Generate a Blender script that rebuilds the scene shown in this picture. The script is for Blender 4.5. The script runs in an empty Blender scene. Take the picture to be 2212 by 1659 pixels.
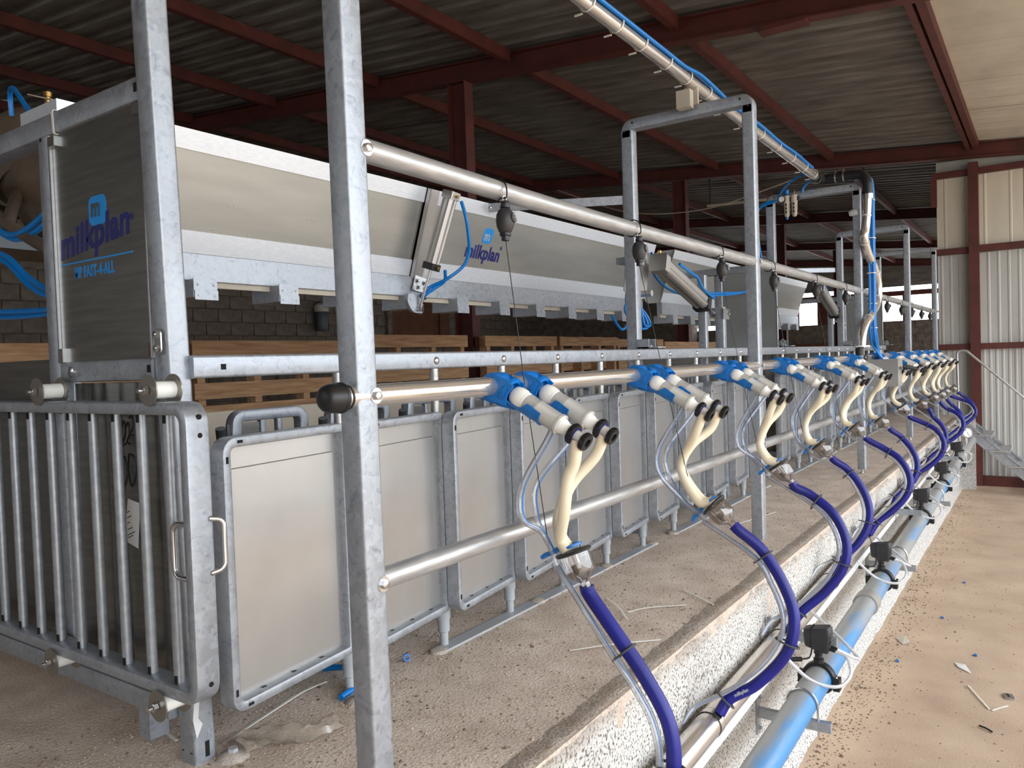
import bpy, math, random
import numpy as np
from mathutils import Vector, Matrix

random.seed(7)
scn = bpy.context.scene
COL = scn.collection
PI = math.pi

# ------------------------------------------------------------------ camera
cam_d = bpy.data.cameras.new('camera')
cam = bpy.data.objects.new('camera', cam_d)
COL.objects.link(cam)
AX = Vector((0.56842608, -0.04332964, 0.82159256))
AY = Vector((-0.82204273, 0.01102616, 0.56931904))
AZ = Vector((-0.0337274, -0.99899998, -0.02935126))
# rows AX, AY, AZ hold the room axes as seen by the camera (right, down, forward)
cam.matrix_world = Matrix(((AX.x, -AX.y, -AX.z, 0.0),
                           (AY.x, -AY.y, -AY.z, 0.0),
                           (AZ.x, -AZ.y, -AZ.z, 0.82),
                           (0, 0, 0, 1)))
cam_d.sensor_fit = 'HORIZONTAL'
cam_d.sensor_width = 36.0
cam_d.lens = 36.0 * 1678.09 / 2212.0
cam_d.clip_start = 0.05
cam_d.clip_end = 300
scn.camera = cam

# ------------------------------------------------------------------ world, light, exposure
w = bpy.data.worlds.new('overcast_sky')
scn.world = w
w.use_nodes = True
bg = w.node_tree.nodes['Background']
bg.inputs[0].default_value = (0.90, 0.95, 1.0, 1)
bg.inputs[1].default_value = 3.6
sd = bpy.data.lights.new('sun', 'SUN')
sd.energy = 3.0
sd.angle = 0.02
sd.color = (1.0, 0.97, 0.91)
sun = bpy.data.objects.new('sun', sd)
sun.rotation_euler = (math.radians(-20), math.radians(8), 0)
COL.objects.link(sun)
scn.view_settings.view_transform = 'Standard'
scn.view_settings.look = 'None'
scn.view_settings.gamma = 1.0
scn.view_settings.use_curve_mapping = False
scn.view_settings.exposure = 0.45
scn.cycles.use_denoising = True
scn.cycles.max_bounces = 10
scn.cycles.diffuse_bounces = 7
scn.cycles.transparent_max_bounces = 16
scn.cycles.sample_clamp_indirect = 8.0

# ------------------------------------------------------------------ materials
def lin(c):
    return tuple(((v / 12.92) if v <= 0.04045 else ((v + 0.055) / 1.055) ** 2.4) for v in c)

def rgb(r, g, b):
    return lin((r / 255.0, g / 255.0, b / 255.0))

def mat(name, col, met=0.0, rough=0.5, col2=None, scale=8.0, mix=(0.35, 0.65), detail=4.0, bump=0.0, bscale=60.0,
        stretch=None, vor=False, spec=None, rvar=0.0, bdist=0.002, trans=0.0, coat=0.0):
    m = bpy.data.materials.new(name)
    m.use_nodes = True
    nt = m.node_tree
    b = nt.nodes['Principled BSDF']
    b.inputs['Base Color'].default_value = (*col, 1)
    b.inputs['Metallic'].default_value = met
    b.inputs['Roughness'].default_value = rough
    if spec is not None:
        b.inputs['Specular IOR Level'].default_value = spec
    if trans:
        b.inputs['Transmission Weight'].default_value = trans
    if coat:
        b.inputs['Coat Weight'].default_value = coat
    tc = nt.nodes.new('ShaderNodeTexCoord')
    src = tc.outputs['Object']
    if stretch:
        mp = nt.nodes.new('ShaderNodeMapping')
        mp.inputs['Scale'].default_value = stretch
        nt.links.new(src, mp.inputs[0])
        src = mp.outputs[0]
    if col2 is not None:
        if vor:
            tx = nt.nodes.new('ShaderNodeTexVoronoi')
            tx.inputs['Scale'].default_value = scale
            sep = nt.nodes.new('ShaderNodeSeparateColor')
            nz = nt.nodes.new('ShaderNodeTexNoise')
            nz.inputs['Scale'].default_value = scale * 0.6
            vm = nt.nodes.new('ShaderNodeVectorMath')
            vm.operation = 'MULTIPLY_ADD'
            nt.links.new(src, nz.inputs['Vector'])
            nt.links.new(nz.outputs['Color'], vm.inputs[0])
            vm.inputs[1].default_value = (0.05, 0.05, 0.05)
            nt.links.new(src, vm.inputs[2])
            nt.links.new(vm.outputs[0], tx.inputs['Vector'])
            nt.links.new(tx.outputs['Color'], sep.inputs[0])
            fac = sep.outputs[0]
        else:
            tx = nt.nodes.new('ShaderNodeTexNoise')
            tx.inputs['Scale'].default_value = scale
            tx.inputs['Detail'].default_value = detail
            nt.links.new(src, tx.inputs['Vector'])
            fac = tx.outputs['Fac']
        rp = nt.nodes.new('ShaderNodeValToRGB')
        rp.color_ramp.elements[0].position = mix[0]
        rp.color_ramp.elements[0].color = (*col, 1)
        rp.color_ramp.elements[1].position = mix[1]
        rp.color_ramp.elements[1].color = (*col2, 1)
        nt.links.new(fac, rp.inputs[0])
        nt.links.new(rp.outputs[0], b.inputs['Base Color'])
        if rvar:
            mr = nt.nodes.new('ShaderNodeMapRange')
            mr.inputs['To Min'].default_value = max(0.02, rough - rvar)
            mr.inputs['To Max'].default_value = rough + rvar
            nt.links.new(fac, mr.inputs['Value'])
            nt.links.new(mr.outputs[0], b.inputs['Roughness'])
    if bump:
        t2 = nt.nodes.new('ShaderNodeTexNoise')
        t2.inputs['Scale'].default_value = bscale
        t2.inputs['Detail'].default_value = 5
        nt.links.new(src, t2.inputs['Vector'])
        bp = nt.nodes.new('ShaderNodeBump')
        bp.inputs['Strength'].default_value = bump
        bp.inputs['Distance'].default_value = bdist
        nt.links.new(t2.outputs['Fac'], bp.inputs['Height'])
        nt.links.new(bp.outputs[0], b.inputs['Normal'])
    return m

def clear_mat(name, tint, gl=0.12, rough=0.04, body=0.0, bodycol=(0.8, 0.8, 0.8)):
    """clear plastic: see-through with a rim-strong gloss, and a little milky body"""
    m = bpy.data.materials.new(name)
    m.use_nodes = True
    nt = m.node_tree
    nt.nodes.remove(nt.nodes['Principled BSDF'])
    out = nt.nodes['Material Output']
    tr = nt.nodes.new('ShaderNodeBsdfTransparent')
    tr.inputs[0].default_value = (*tint, 1)
    g = nt.nodes.new('ShaderNodeBsdfGlossy')
    g.inputs['Roughness'].default_value = rough
    fr = nt.nodes.new('ShaderNodeLayerWeight')
    fr.inputs[0].default_value = 0.35
    ad = nt.nodes.new('ShaderNodeMath')
    ad.operation = 'MULTIPLY_ADD'
    nt.links.new(fr.outputs['Fresnel'], ad.inputs[0])
    ad.inputs[1].default_value = 0.75
    ad.inputs[2].default_value = gl
    mx = nt.nodes.new('ShaderNodeMixShader')
    nt.links.new(ad.outputs[0], mx.inputs[0])
    last = tr.outputs[0]
    if body:
        df = nt.nodes.new('ShaderNodeBsdfDiffuse')
        df.inputs[0].default_value = (*bodycol, 1)
        m2 = nt.nodes.new('ShaderNodeMixShader')
        m2.inputs[0].default_value = body
        nt.links.new(tr.outputs[0], m2.inputs[1])
        nt.links.new(df.outputs[0], m2.inputs[2])
        last = m2.outputs[0]
    nt.links.new(last, mx.inputs[1])
    nt.links.new(g.outputs[0], mx.inputs[2])
    nt.links.new(mx.outputs[0], out.inputs[0])
    return m

def galv_mat():
    m = mat('galvanised_steel', rgb(158, 163, 170), 0.62, 0.43, rgb(172, 177, 184), 60, (0.1, 0.9), vor=True, rvar=0.05)
    nt = m.node_tree
    b = nt.nodes['Principled BSDF']
    tc = nt.nodes.new('ShaderNodeTexCoord')
    n = nt.nodes.new('ShaderNodeTexNoise')
    n.inputs['Scale'].default_value = 42
    n.inputs['Detail'].default_value = 6
    n.inputs['Distortion'].default_value = 1.6
    nt.links.new(tc.outputs['Object'], n.inputs['Vector'])
    # small dull frost marks
    rp = nt.nodes.new('ShaderNodeValToRGB')
    e = rp.color_ramp.elements
    e[0].position = 0.30; e[0].color = (0.72, 0.74, 0.77, 1)
    e[1].position = 0.48; e[1].color = (1, 1, 1, 1)
    x = e.new(0.40); x.color = (0.93, 0.935, 0.945, 1)
    nt.links.new(n.outputs['Fac'], rp.inputs[0])
    mx = nt.nodes.new('ShaderNodeMixRGB'); mx.blend_type = 'MULTIPLY'; mx.inputs[0].default_value = 1
    nt.links.new(b.inputs['Base Color'].links[0].from_socket, mx.inputs[1])
    nt.links.new(rp.outputs[0], mx.inputs[2])
    nt.links.new(mx.outputs[0], b.inputs['Base Color'])
    bp = nt.nodes.new('ShaderNodeBump')
    bp.inputs['Strength'].default_value = 0.35
    bp.inputs['Distance'].default_value = 0.0015
    nt.links.new(n.outputs['Fac'], bp.inputs['Height'])
    nt.links.new(bp.outputs[0], b.inputs['Normal'])
    return m
GALV = galv_mat()
GALV_TUBE = mat('galvanised_tube', rgb(168, 168, 168), 0.62, 0.36, rgb(204, 203, 202), 30, (0.3, 0.7), stretch=(0.4, 3, 3), bump=0.12, bscale=70, bdist=0.001)
GALV_BAR = mat('galvanised_bar', rgb(146, 151, 157), 0.6, 0.42, rgb(168, 172, 177), 60, (0.3, 0.7), bump=0.3, bscale=120, bdist=0.001)
SHEET = mat('zinc_sheet', rgb(180, 179, 177), 0.80, 0.36, rgb(193, 192, 190), 5, (0.3, 0.7), bump=0.03, bscale=25)
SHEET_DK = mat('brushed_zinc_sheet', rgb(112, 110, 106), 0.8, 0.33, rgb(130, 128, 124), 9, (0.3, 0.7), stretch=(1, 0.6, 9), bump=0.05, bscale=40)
PANEL_LIT = mat('lit_zinc_panel', rgb(140, 143, 143), 0.4, 0.45, rgb(150, 153, 153), 6, (0.3, 0.7))  # paler twin of the lettered panel's sheet, stronger light put into its colour
HOOD = mat('hood_sheet', rgb(164, 164, 160), 0.72, 0.34, rgb(176, 176, 172), 6, (0.3, 0.7), stretch=(0.5, 3, 3))
ALU = mat('sky_sheen_strip', rgb(234, 240, 248), 0.4, 0.3, rgb(222, 229, 238), 40, (0.35, 0.7), stretch=(1, 6, 6))  # sky reflection is put into the bluish white base colour
STAINLESS = mat('stainless_tube', rgb(226, 221, 215), 0.82, 0.19, rgb(212, 204, 196), 20, (0.35, 0.65), stretch=(0.3, 4, 4), rvar=0.05)
ZINC = mat('bright_zinc', rgb(205, 206, 208), 0.95, 0.22)
HOLE = mat('hole_dark', (0.004, 0.004, 0.004), 0, 0.9)
RED = mat('red_oxide_steel', rgb(96, 44, 38), 0.0, 0.6, rgb(74, 36, 31), 6, (0.35, 0.7), bump=0.15, bscale=40)
ROOF = mat('weathered_roof_sheet', rgb(136, 132, 126), 0.1, 0.65, rgb(94, 90, 85), 3.0, (0.3, 0.7), stretch=(4, 0.6, 4), detail=8)
CREAM = mat('cream_panel', rgb(212, 205, 188), 0.0, 0.45, rgb(188, 180, 162), 1.6, (0.45, 0.85), stretch=(1, 2, 0.5), detail=9)
WHITE_PANEL = mat('off_white_panel', rgb(190, 190, 186), 0.0, 0.4, rgb(166, 164, 157), 2.2, (0.45, 0.85), stretch=(1, 2, 0.4), detail=9)
BLOCK = mat('concrete_block', rgb(128, 116, 104), 0, 0.92, rgb(92, 82, 74), 7, (0.3, 0.7), bump=0.5, bscale=60, bdist=0.004)
MORTAR = mat('mortar', rgb(112, 98, 86), 0, 0.95, rgb(84, 72, 64), 9, (0.3, 0.7))
FLOOR = mat('gritty_concrete', rgb(228, 212, 197), 0, 0.93, rgb(190, 172, 157), 7, (0.25, 0.75), detail=12, bump=0.9, bscale=120, bdist=0.004)
PITFLOOR = mat('sandy_concrete', rgb(206, 182, 158), 0, 0.85, rgb(174, 150, 128), 3.2, (0.25, 0.75), detail=12, bump=0.5, bscale=130, bdist=0.002)
def add_grain(m, scale, lo, hi):
    nt = m.node_tree
    b = nt.nodes['Principled BSDF']
    src = b.inputs['Base Color'].links[0].from_socket
    tc = nt.nodes.new('ShaderNodeTexCoord')
    n = nt.nodes.new('ShaderNodeTexNoise')
    n.inputs['Scale'].default_value = scale
    n.inputs['Detail'].default_value = 3
    n.inputs['Roughness'].default_value = 0.7
    nt.links.new(tc.outputs['Object'], n.inputs['Vector'])
    mr = nt.nodes.new('ShaderNodeMapRange')
    mr.inputs['From Min'].default_value = 0.3
    mr.inputs['From Max'].default_value = 0.7
    mr.inputs['To Min'].default_value = lo
    mr.inputs['To Max'].default_value = hi
    nt.links.new(n.outputs['Fac'], mr.inputs['Value'])
    mx = nt.nodes.new('ShaderNodeVectorMath')
    mx.operation = 'SCALE'
    nt.links.new(src, mx.inputs[0])
    nt.links.new(mr.outputs[0], mx.inputs['Scale'])
    nt.links.new(mx.outputs[0], b.inputs['Base Color'])
add_grain(FLOOR, 170, 0.62, 1.25)
add_grain(PITFLOOR, 150, 0.78, 1.16)
def kerb_mat():
    m = mat('roughcast_plaster', rgb(206, 204, 200), 0, 0.95)
    nt = m.node_tree
    b = nt.nodes['Principled BSDF']
    tc = nt.nodes.new('ShaderNodeTexCoord')
    n1 = nt.nodes.new('ShaderNodeTexNoise')
    n1.inputs['Scale'].default_value = 135
    n1.inputs['Detail'].default_value = 3
    nt.links.new(tc.outputs['Object'], n1.inputs['Vector'])
    rp = nt.nodes.new('ShaderNodeValToRGB')
    e = rp.color_ramp.elements
    e[0].position = 0.36
    e[0].color = (*rgb(104, 100, 96), 1)
    e[1].position = 0.5
    e[1].color = (*rgb(212, 209, 204), 1)
    nt.links.new(n1.outputs['Fac'], rp.inputs[0])
    # dirt line along the top edge (object z runs 0 at the platform, negative downwards)
    sp = nt.nodes.new('ShaderNodeSeparateXYZ')
    nt.links.new(tc.outputs['Object'], sp.inputs[0])
    n2 = nt.nodes.new('ShaderNodeTexNoise')
    n2.inputs['Scale'].default_value = 14
    n2.inputs['Detail'].default_value = 6
    nt.links.new(tc.outputs['Object'], n2.inputs['Vector'])
    ma = nt.nodes.new('ShaderNodeMath')
    ma.operation = 'MULTIPLY_ADD'
    nt.links.new(n2.outputs['Fac'], ma.inputs[0])
    ma.inputs[1].default_value = 0.06
    nt.links.new(sp.outputs['Z'], ma.inputs[2])
    mr = nt.nodes.new('ShaderNodeMapRange')
    mr.inputs['From Min'].default_value = -0.02
    mr.inputs['From Max'].default_value = 0.045
    nt.links.new(ma.outputs[0], mr.inputs['Value'])
    mx = nt.nodes.new('ShaderNodeMixRGB')
    nt.links.new(mr.outputs[0], mx.inputs[0])
    nt.links.new(rp.outputs[0], mx.inputs[1])
    mx.inputs[2].default_value = (*rgb(150, 134, 118), 1)
    nt.links.new(mx.outputs[0], b.inputs['Base Color'])
    bp = nt.nodes.new('ShaderNodeBump')
    bp.inputs['Strength'].default_value = 1.0
    bp.inputs['Distance'].default_value = 0.006
    nt.links.new(n1.outputs['Fac'], bp.inputs['Height'])
    nt.links.new(bp.outputs[0], b.inputs['Normal'])
    return m
KERB = kerb_mat()
GROUND = mat('outdoor_ground', rgb(168, 160, 150), 0, 0.95, rgb(146, 138, 128), 0.6, (0.3, 0.7))
WOOD = mat('pallet_wood', rgb(216, 176, 134), 0, 0.8, rgb(164, 122, 88), 6, (0.3, 0.75), stretch=(0.7, 8, 8), detail=8)
WOOD_DK = mat('weathered_board', rgb(112, 70, 48), 0, 0.85, rgb(86, 54, 38), 5, (0.3, 0.7), detail=8)
MORTAR_LIGHT = mat('smeared_mortar', rgb(198, 188, 178), 0, 0.95, rgb(164, 152, 142), 40, (0.3, 0.7), bump=0.8, bscale=140, bdist=0.004)
PALE = mat('pale_trough_panel', rgb(196, 186, 170), 0, 0.6, rgb(170, 160, 146), 4, (0.3, 0.8))
BLUE = mat('blue_plastic', rgb(8, 106, 186), 0, 0.38, rgb(14, 116, 198), 12, (0.3, 0.7))
BLUE_HOSE = mat('air_hose_blue', rgb(6, 122, 204), 0, 0.32)
MILK_HOSE = mat('royal_blue_hose', rgb(20, 26, 132), 0, 0.42, rgb(16, 20, 112), 9, (0.35, 0.7))
SILICONE = mat('cream_silicone', rgb(238, 226, 200), 0, 0.42, rgb(228, 214, 186), 14, (0.35, 0.7))
MILKY = mat('milky_liner', rgb(242, 241, 236), 0, 0.35, rgb(236, 233, 224), 18, (0.35, 0.7))
BLACK = mat('black_plastic', rgb(26, 26, 28), 0, 0.42)
DUSTBLACK = mat('dusty_black_plastic', rgb(40, 40, 43), 0, 0.5, rgb(66, 60, 54), 9, (0.5, 0.8))
RUBBER = mat('black_rubber', rgb(34, 33, 33), 0, 0.5, rgb(60, 54, 48), 18, (0.5, 0.85))
GREYRING = mat('grey_rubber', rgb(70, 72, 74), 0, 0.55)
DARKGREY = mat('dark_tube_grey', rgb(74, 78, 82), 0.5, 0.45)
WHITEPL = mat('white_pvc', rgb(236, 236, 234), 0, 0.3)
ROLLER = mat('white_nylon', rgb(232, 232, 226), 0, 0.4)
WASHER = mat('roller_flange', rgb(150, 146, 138), 0.8, 0.35)
GREYPL = mat('light_grey_plastic', rgb(172, 176, 180), 0, 0.4)
TIE = mat('cable_tie_white', rgb(226, 224, 216), 0, 0.45)
NAVY = mat('navy_print', rgb(22, 30, 104), 0, 0.45)
SKYBLUE = mat('light_blue_print', rgb(24, 140, 220), 0, 0.4)
INK = mat('marker_ink', rgb(14, 14, 16), 0, 0.5)
PAPER = mat('label_paper', rgb(206, 206, 204), 0, 0.5)
BRASS = mat('brass', rgb(176, 140, 84), 0.9, 0.35)
DUSTY = mat('dusty_casting', rgb(104, 88, 72), 0.1, 0.8, rgb(76, 64, 54), 10, (0.3, 0.7))
DIAL = mat('dial_white', rgb(236, 236, 232), 0, 0.4)
def blue_pipe_mat():
    m = mat('grey_pvc_pipe', rgb(150, 152, 152), 0, 0.35)
    nt = m.node_tree
    b = nt.nodes['Principled BSDF']
    tc = nt.nodes.new('ShaderNodeTexCoord')
    mp = nt.nodes.new('ShaderNodeMapping')
    mp.inputs['Scale'].default_value = (0.9, 7, 7)
    nt.links.new(tc.outputs['Object'], mp.inputs[0])
    n = nt.nodes.new('ShaderNodeTexNoise')
    n.inputs['Scale'].default_value = 1.6
    n.inputs['Detail'].default_value = 5
    n.inputs['Roughness'].default_value = 0.6
    nt.links.new(mp.outputs[0], n.inputs['Vector'])
    # the blue film is left mostly on the lower front of the pipe (object -y, -z), and thins out along it
    sp = nt.nodes.new('ShaderNodeSeparateXYZ')
    nt.links.new(tc.outputs['Object'], sp.inputs[0])
    a1 = nt.nodes.new('ShaderNodeMath'); a1.operation = 'MULTIPLY'
    nt.links.new(sp.outputs['Y'], a1.inputs[0]); a1.inputs[1].default_value = -4.2
    a2 = nt.nodes.new('ShaderNodeMath'); a2.operation = 'MULTIPLY_ADD'
    nt.links.new(sp.outputs['X'], a2.inputs[0]); a2.inputs[1].default_value = -0.035
    nt.links.new(a1.outputs[0], a2.inputs[2])
    a3 = nt.nodes.new('ShaderNodeMath'); a3.operation = 'ADD'
    a4 = nt.nodes.new('ShaderNodeMath'); a4.operation = 'MULTIPLY_ADD'
    nt.links.new(n.outputs['Fac'], a4.inputs[0]); a4.inputs[1].default_value = 0.8; a4.inputs[2].default_value = 0.10
    nt.links.new(a2.outputs[0], a3.inputs[0]); nt.links.new(a4.outputs[0], a3.inputs[1])
    rp = nt.nodes.new('ShaderNodeValToRGB')
    rp.color_ramp.elements[0].position = 0.46
    rp.color_ramp.elements[0].color = (*rgb(150, 152, 152), 1)
    rp.color_ramp.elements[1].position = 0.60
    rp.color_ramp.elements[1].color = (*rgb(72, 138, 194), 1)
    nt.links.new(a3.outputs[0], rp.inputs[0])
    nt.links.new(rp.outputs[0], b.inputs['Base Color'])
    return m
BLUEPIPE = blue_pipe_mat()
CLEAR = clear_mat('clear_shell', (0.99, 0.99, 0.98), 0.08, 0.03, body=0.42, bodycol=rgb(246, 244, 238))
LOOP_TUBE = clear_mat('white_clear_tube', (0.95, 0.96, 0.98), 0.06, 0.10, body=0.6, bodycol=rgb(232, 233, 236))
CLEAR_TUBE = clear_mat('clear_tube', (0.95, 0.96, 0.98), 0.06, 0.10, body=0.22, bodycol=rgb(226, 228, 232))
SMOKE = clear_mat('smoky_claw', (0.93, 0.90, 0.89), 0.10, 0.03, body=0.05, bodycol=rgb(180, 166, 160))
PLBAG = clear_mat('thin_plastic_film', (0.93, 0.92, 0.90), 0.08, 0.22, body=0.38, bodycol=rgb(206, 194, 178))

# ------------------------------------------------------------------ mesh builder
def unit(v):
    v = np.asarray(v, float)
    n = np.linalg.norm(v)
    return v / n if n > 1e-12 else v

def spline(pts, n=8, closed=False):
    P = [np.asarray(p, float) for p in pts]
    out = []
    m = len(P)
    rng = range(m) if closed else range(m - 1)
    for i in rng:
        p1, p2 = P[i], P[(i + 1) % m]
        p0 = P[(i - 1) % m] if (closed or i > 0) else 2 * p1 - p2
        p3 = P[(i + 2) % m] if (closed or i + 2 < m) else 2 * p2 - p1
        for k in range(n):
            t = k / n
            out.append(0.5 * (2 * p1 + (p2 - p0) * t + (2 * p0 - 5 * p1 + 4 * p2 - p3) * t * t + (3 * p1 - p0 - 3 * p2 + p3) * t ** 3))
    if not closed:
        out.append(P[-1])
    return out

class MB:
    def __init__(self):
        self.v, self.f, self.s = [], [], []

    def add(self, vs, fs, smooth=False):
        o = len(self.v)
        self.v += [tuple(map(float, p)) for p in vs]
        self.f += [tuple(i + o for i in q) for q in fs]
        self.s += [smooth] * len(fs)
        return self

    def box(self, x0, x1, y0, y1, z0, z1):
        vs = [(x, y, z) for x in (x0, x1) for y in (y0, y1) for z in (z0, z1)]
        fs = [(0, 1, 3, 2), (4, 6, 7, 5), (0, 4, 5, 1), (2, 3, 7, 6), (0, 2, 6, 4), (1, 5, 7, 3)]
        return self.add(vs, fs)

    def obox(self, c, ax, size):
        """box centred at c, axes ax (3 unit vectors), full sizes"""
        c = np.asarray(c, float)
        a = [np.asarray(t, float) * s / 2 for t, s in zip(ax, size)]
        vs = [c + i * a[0] + j * a[1] + k * a[2] for i in (-1, 1) for j in (-1, 1) for k in (-1, 1)]
        fs = [(0, 1, 3, 2), (4, 6, 7, 5), (0, 4, 5, 1), (2, 3, 7, 6), (0, 2, 6, 4), (1, 5, 7, 3)]
        return self.add(vs, fs)

    def sweep(self, path, prof, u0, closed=False, caps=True, smooth=False, scales=None, mitre=True):
        """prof: closed 2-D outline (a,b); at each path point a runs along the side vector u, b along w = t x u.  u0: first side vector."""
        P = [np.asarray(p, float) for p in path]
        n = len(P)
        T = []
        for i in range(n):
            if closed:
                d = unit(P[(i + 1) % n] - P[i]) + unit(P[i] - P[i - 1])
            elif i == 0:
                d = P[1] - P[0]
            elif i == n - 1:
                d = P[-1] - P[-2]
            else:
                d = unit(P[i + 1] - P[i]) + unit(P[i] - P[i - 1])
            T.append(unit(d))
        u = np.asarray(u0, float)
        vs = []
        k = len(prof)
        for i in range(n):
            u = unit(u - T[i] * np.dot(u, T[i]))
            wv = np.cross(T[i], u)
            sc = scales[i] if scales is not None else 1.0
            for a, b in prof:
                vs.append(P[i] + (u * a + wv * b) * sc)
        fs = []
        for i in range(n if closed else n - 1):
            j = (i + 1) % n
            for q in range(k):
                r = (q + 1) % k
                fs.append((i * k + q, i * k + r, j * k + r, j * k + q))
        self.add(vs, fs, smooth)
        if caps and not closed:
            o = len(self.v) - len(vs)
            self.f += [tuple(o + q for q in range(k - 1, -1, -1)), tuple(o + (n - 1) * k + q for q in range(k))]
            self.s += [False, False]
        return self

    def tube(self, path, r, n=10, closed=False, caps=True, scales=None, u0=None):
        P = [np.asarray(p, float) for p in path]
        t = unit(P[1] - P[0])
        if u0 is None:
            u0 = np.array((0, 0, 1.0)) if abs(t[2]) < 0.9 else np.array((1.0, 0, 0))
        prof = [(r * math.cos(2 * PI * i / n), r * math.sin(2 * PI * i / n)) for i in range(n)]
        return self.sweep(P, prof, u0, closed, caps, True, scales)

    def cyl(self, p0, p1, r, n=14, caps=True):
        return self.tube([p0, p1], r, n, caps=caps)

    def lathe(self, prof, origin, axis, n=16, flip=False, a0=0.0, a1=2 * PI, ref=None):
        """prof: (r, h) pairs along axis"""
        d = unit(axis)
        u = np.asarray(ref, float) if ref is not None else (np.array((1.0, 0, 0)) if abs(d[0]) < 0.9 else np.array((0, 1.0, 0)))
        u = unit(u - d * np.dot(u, d))
        wv = np.cross(d, u)
        o = np.asarray(origin, float)
        full = abs(a1 - a0 - 2 * PI) < 1e-6
        m = n if full else n + 1
        vs = []
        for r, h in prof:
            for i in range(m):
                a = a0 + (a1 - a0) * i / n
                vs.append(o + d * h + (u * math.cos(a) + wv * math.sin(a)) * r)
        fs = []
        for j in range(len(prof) - 1):
            for i in range(m if full else m - 1):
                k = (i + 1) % m
                fs.append((j * m + i, j * m + k, (j + 1) * m + k, (j + 1) * m + i))
        # sharp creases: duplicate rings where the outline turns by a lot is skipped; auto smooth by angle handles it
        return self.add(vs, fs, True)

    def prism(self, poly, o, u, v, depth):
        """poly in (u,v) extruded along u x v by depth"""
        o, u, v = (np.asarray(t, float) for t in (o, u, v))
        nrm = unit(np.cross(u, v)) * depth
        k = len(poly)
        a = [o + u * p + v * q for p, q in poly]
        vs = a + [p + nrm for p in a]
        fs = [tuple(range(k - 1, -1, -1)), tuple(range(k, 2 * k))] + [(i, (i + 1) % k, k + (i + 1) % k, k + i) for i in range(k)]
        return self.add(vs, fs)

    def sphere(self, c, r, n=12, m=8, sc=(1, 1, 1)):
        prof = [(math.sin(PI * i / m), -math.cos(PI * i / m)) for i in range(m + 1)]
        vs, fs = [], []
        for rr, h in prof:
            for i in range(n):
                a = 2 * PI * i / n
                vs.append((c[0] + r * sc[0] * rr * math.cos(a), c[1] + r * sc[1] * rr * math.sin(a), c[2] + r * sc[2] * h))
        for j in range(m):
            for i in range(n):
                k = (i + 1) % n
                fs.append((j * n + i, j * n + k, (j + 1) * n + k, (j + 1) * n + i))
        return self.add(vs, fs, True)

    def join(self, other, mtx=None):
        vs = other.v
        if mtx is not None:
            vs = [tuple(mtx @ Vector(p)) for p in vs]
        o = len(self.v)
        self.v += list(vs)
        self.f += [tuple(i + o for i in q) for q in other.f]
        self.s += other.s
        return self

    def mesh(self, name, off=(0, 0, 0)):
        me = bpy.data.meshes.new(name)
        vs = [(a - off[0], b - off[1], c - off[2]) for a, b, c in self.v]
        me.from_pydata(vs, [], self.f)
        me.polygons.foreach_set('use_smooth', self.s)
        me.update()
        if any(self.s):
            try:
                me.set_sharp_from_angle(angle=math.radians(38))
            except Exception:
                pass
        return me

def rrect(w, h, r, n=3):
    out = []
    for cx, cy, a in ((w / 2 - r, h / 2 - r, 0), (-w / 2 + r, h / 2 - r, 90), (-w / 2 + r, -h / 2 + r, 180), (w / 2 - r, -h / 2 + r, 270)):
        for i in range(n + 1):
            t = math.radians(a + 90 * i / n)
            out.append((cx + r * math.cos(t), cy + r * math.sin(t)))
    return out

def circ(r, n=12):
    return [(r * math.cos(2 * PI * i / n), r * math.sin(2 * PI * i / n)) for i in range(n)]

def round_path(pts, r, n=4, closed=True):
    """3-D polyline with rounded corners"""
    P = [np.asarray(p, float) for p in pts]
    m = len(P)
    rr = r if isinstance(r, (list, tuple)) else [r] * m
    out = []
    for i in range(m):
        if not closed and i in (0, m - 1):
            out.append(P[i]); continue
        q = rr[i]
        if q <= 1e-6:
            out.append(P[i]); continue
        a, b = unit(P[i - 1] - P[i]), unit(P[(i + 1) % m] - P[i])
        ang = math.acos(max(-1, min(1, float(np.dot(a, b)))))
        dd = q / math.tan(ang / 2)
        c = P[i] + unit(a + b) * (q / math.sin(ang / 2))
        s, e = P[i] + a * dd, P[i] + b * dd
        v0, v1 = s - c, e - c
        om = PI - ang
        for k in range(n + 1):
            t = k / n
            out.append(c + (v0 * math.sin((1 - t) * om) + v1 * math.sin(t * om)) / math.sin(om))
    return out

# ------------------------------------------------------------------ objects
WL = {}
def wloc(o):
    p = Vector((0, 0, 0))
    while o is not None:
        p = p + Vector(o.location)
        o = o.parent
    return p

def thing(name, label, cat, loc=(0, 0, 0), group=None):
    o = bpy.data.objects.new(name, None)
    o.empty_display_size = 0.05
    COL.objects.link(o)
    o.location = loc
    o['label'] = label
    o['category'] = cat
    if group:
        o['group'] = group
    return o

def part(name, mb, m, parent=None, label=None, kind=None, loc=None):
    """mb is in room coordinates unless the parent sits at the origin"""
    off = wloc(parent) if parent is not None else Vector((0, 0, 0))
    if parent is None:
        off = Vector(loc) if loc is not None else Vector(mb.v[0])
    if isinstance(mb, MB):
        me = mb.mesh(name, off)
    else:
        me = mb
    o = bpy.data.objects.new(name, me)
    me.materials.append(m)
    COL.objects.link(o)
    if parent is not None:
        o.parent = parent
    else:
        o.location = off
    if label:
        o['label'] = label
    if kind:
        o['kind'] = kind
    return o

def solo(name, mb, m, label, cat, group=None, loc=None):
    o = part(name, mb, m, None, label, None, loc)
    o['category'] = cat
    if group:
        o['group'] = group
    return o

def struct(name, mb, m, label=None, parent=None, loc=None):
    o = part(name, mb, m, parent, label, 'structure' if parent is None else None, loc)
    return o

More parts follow.
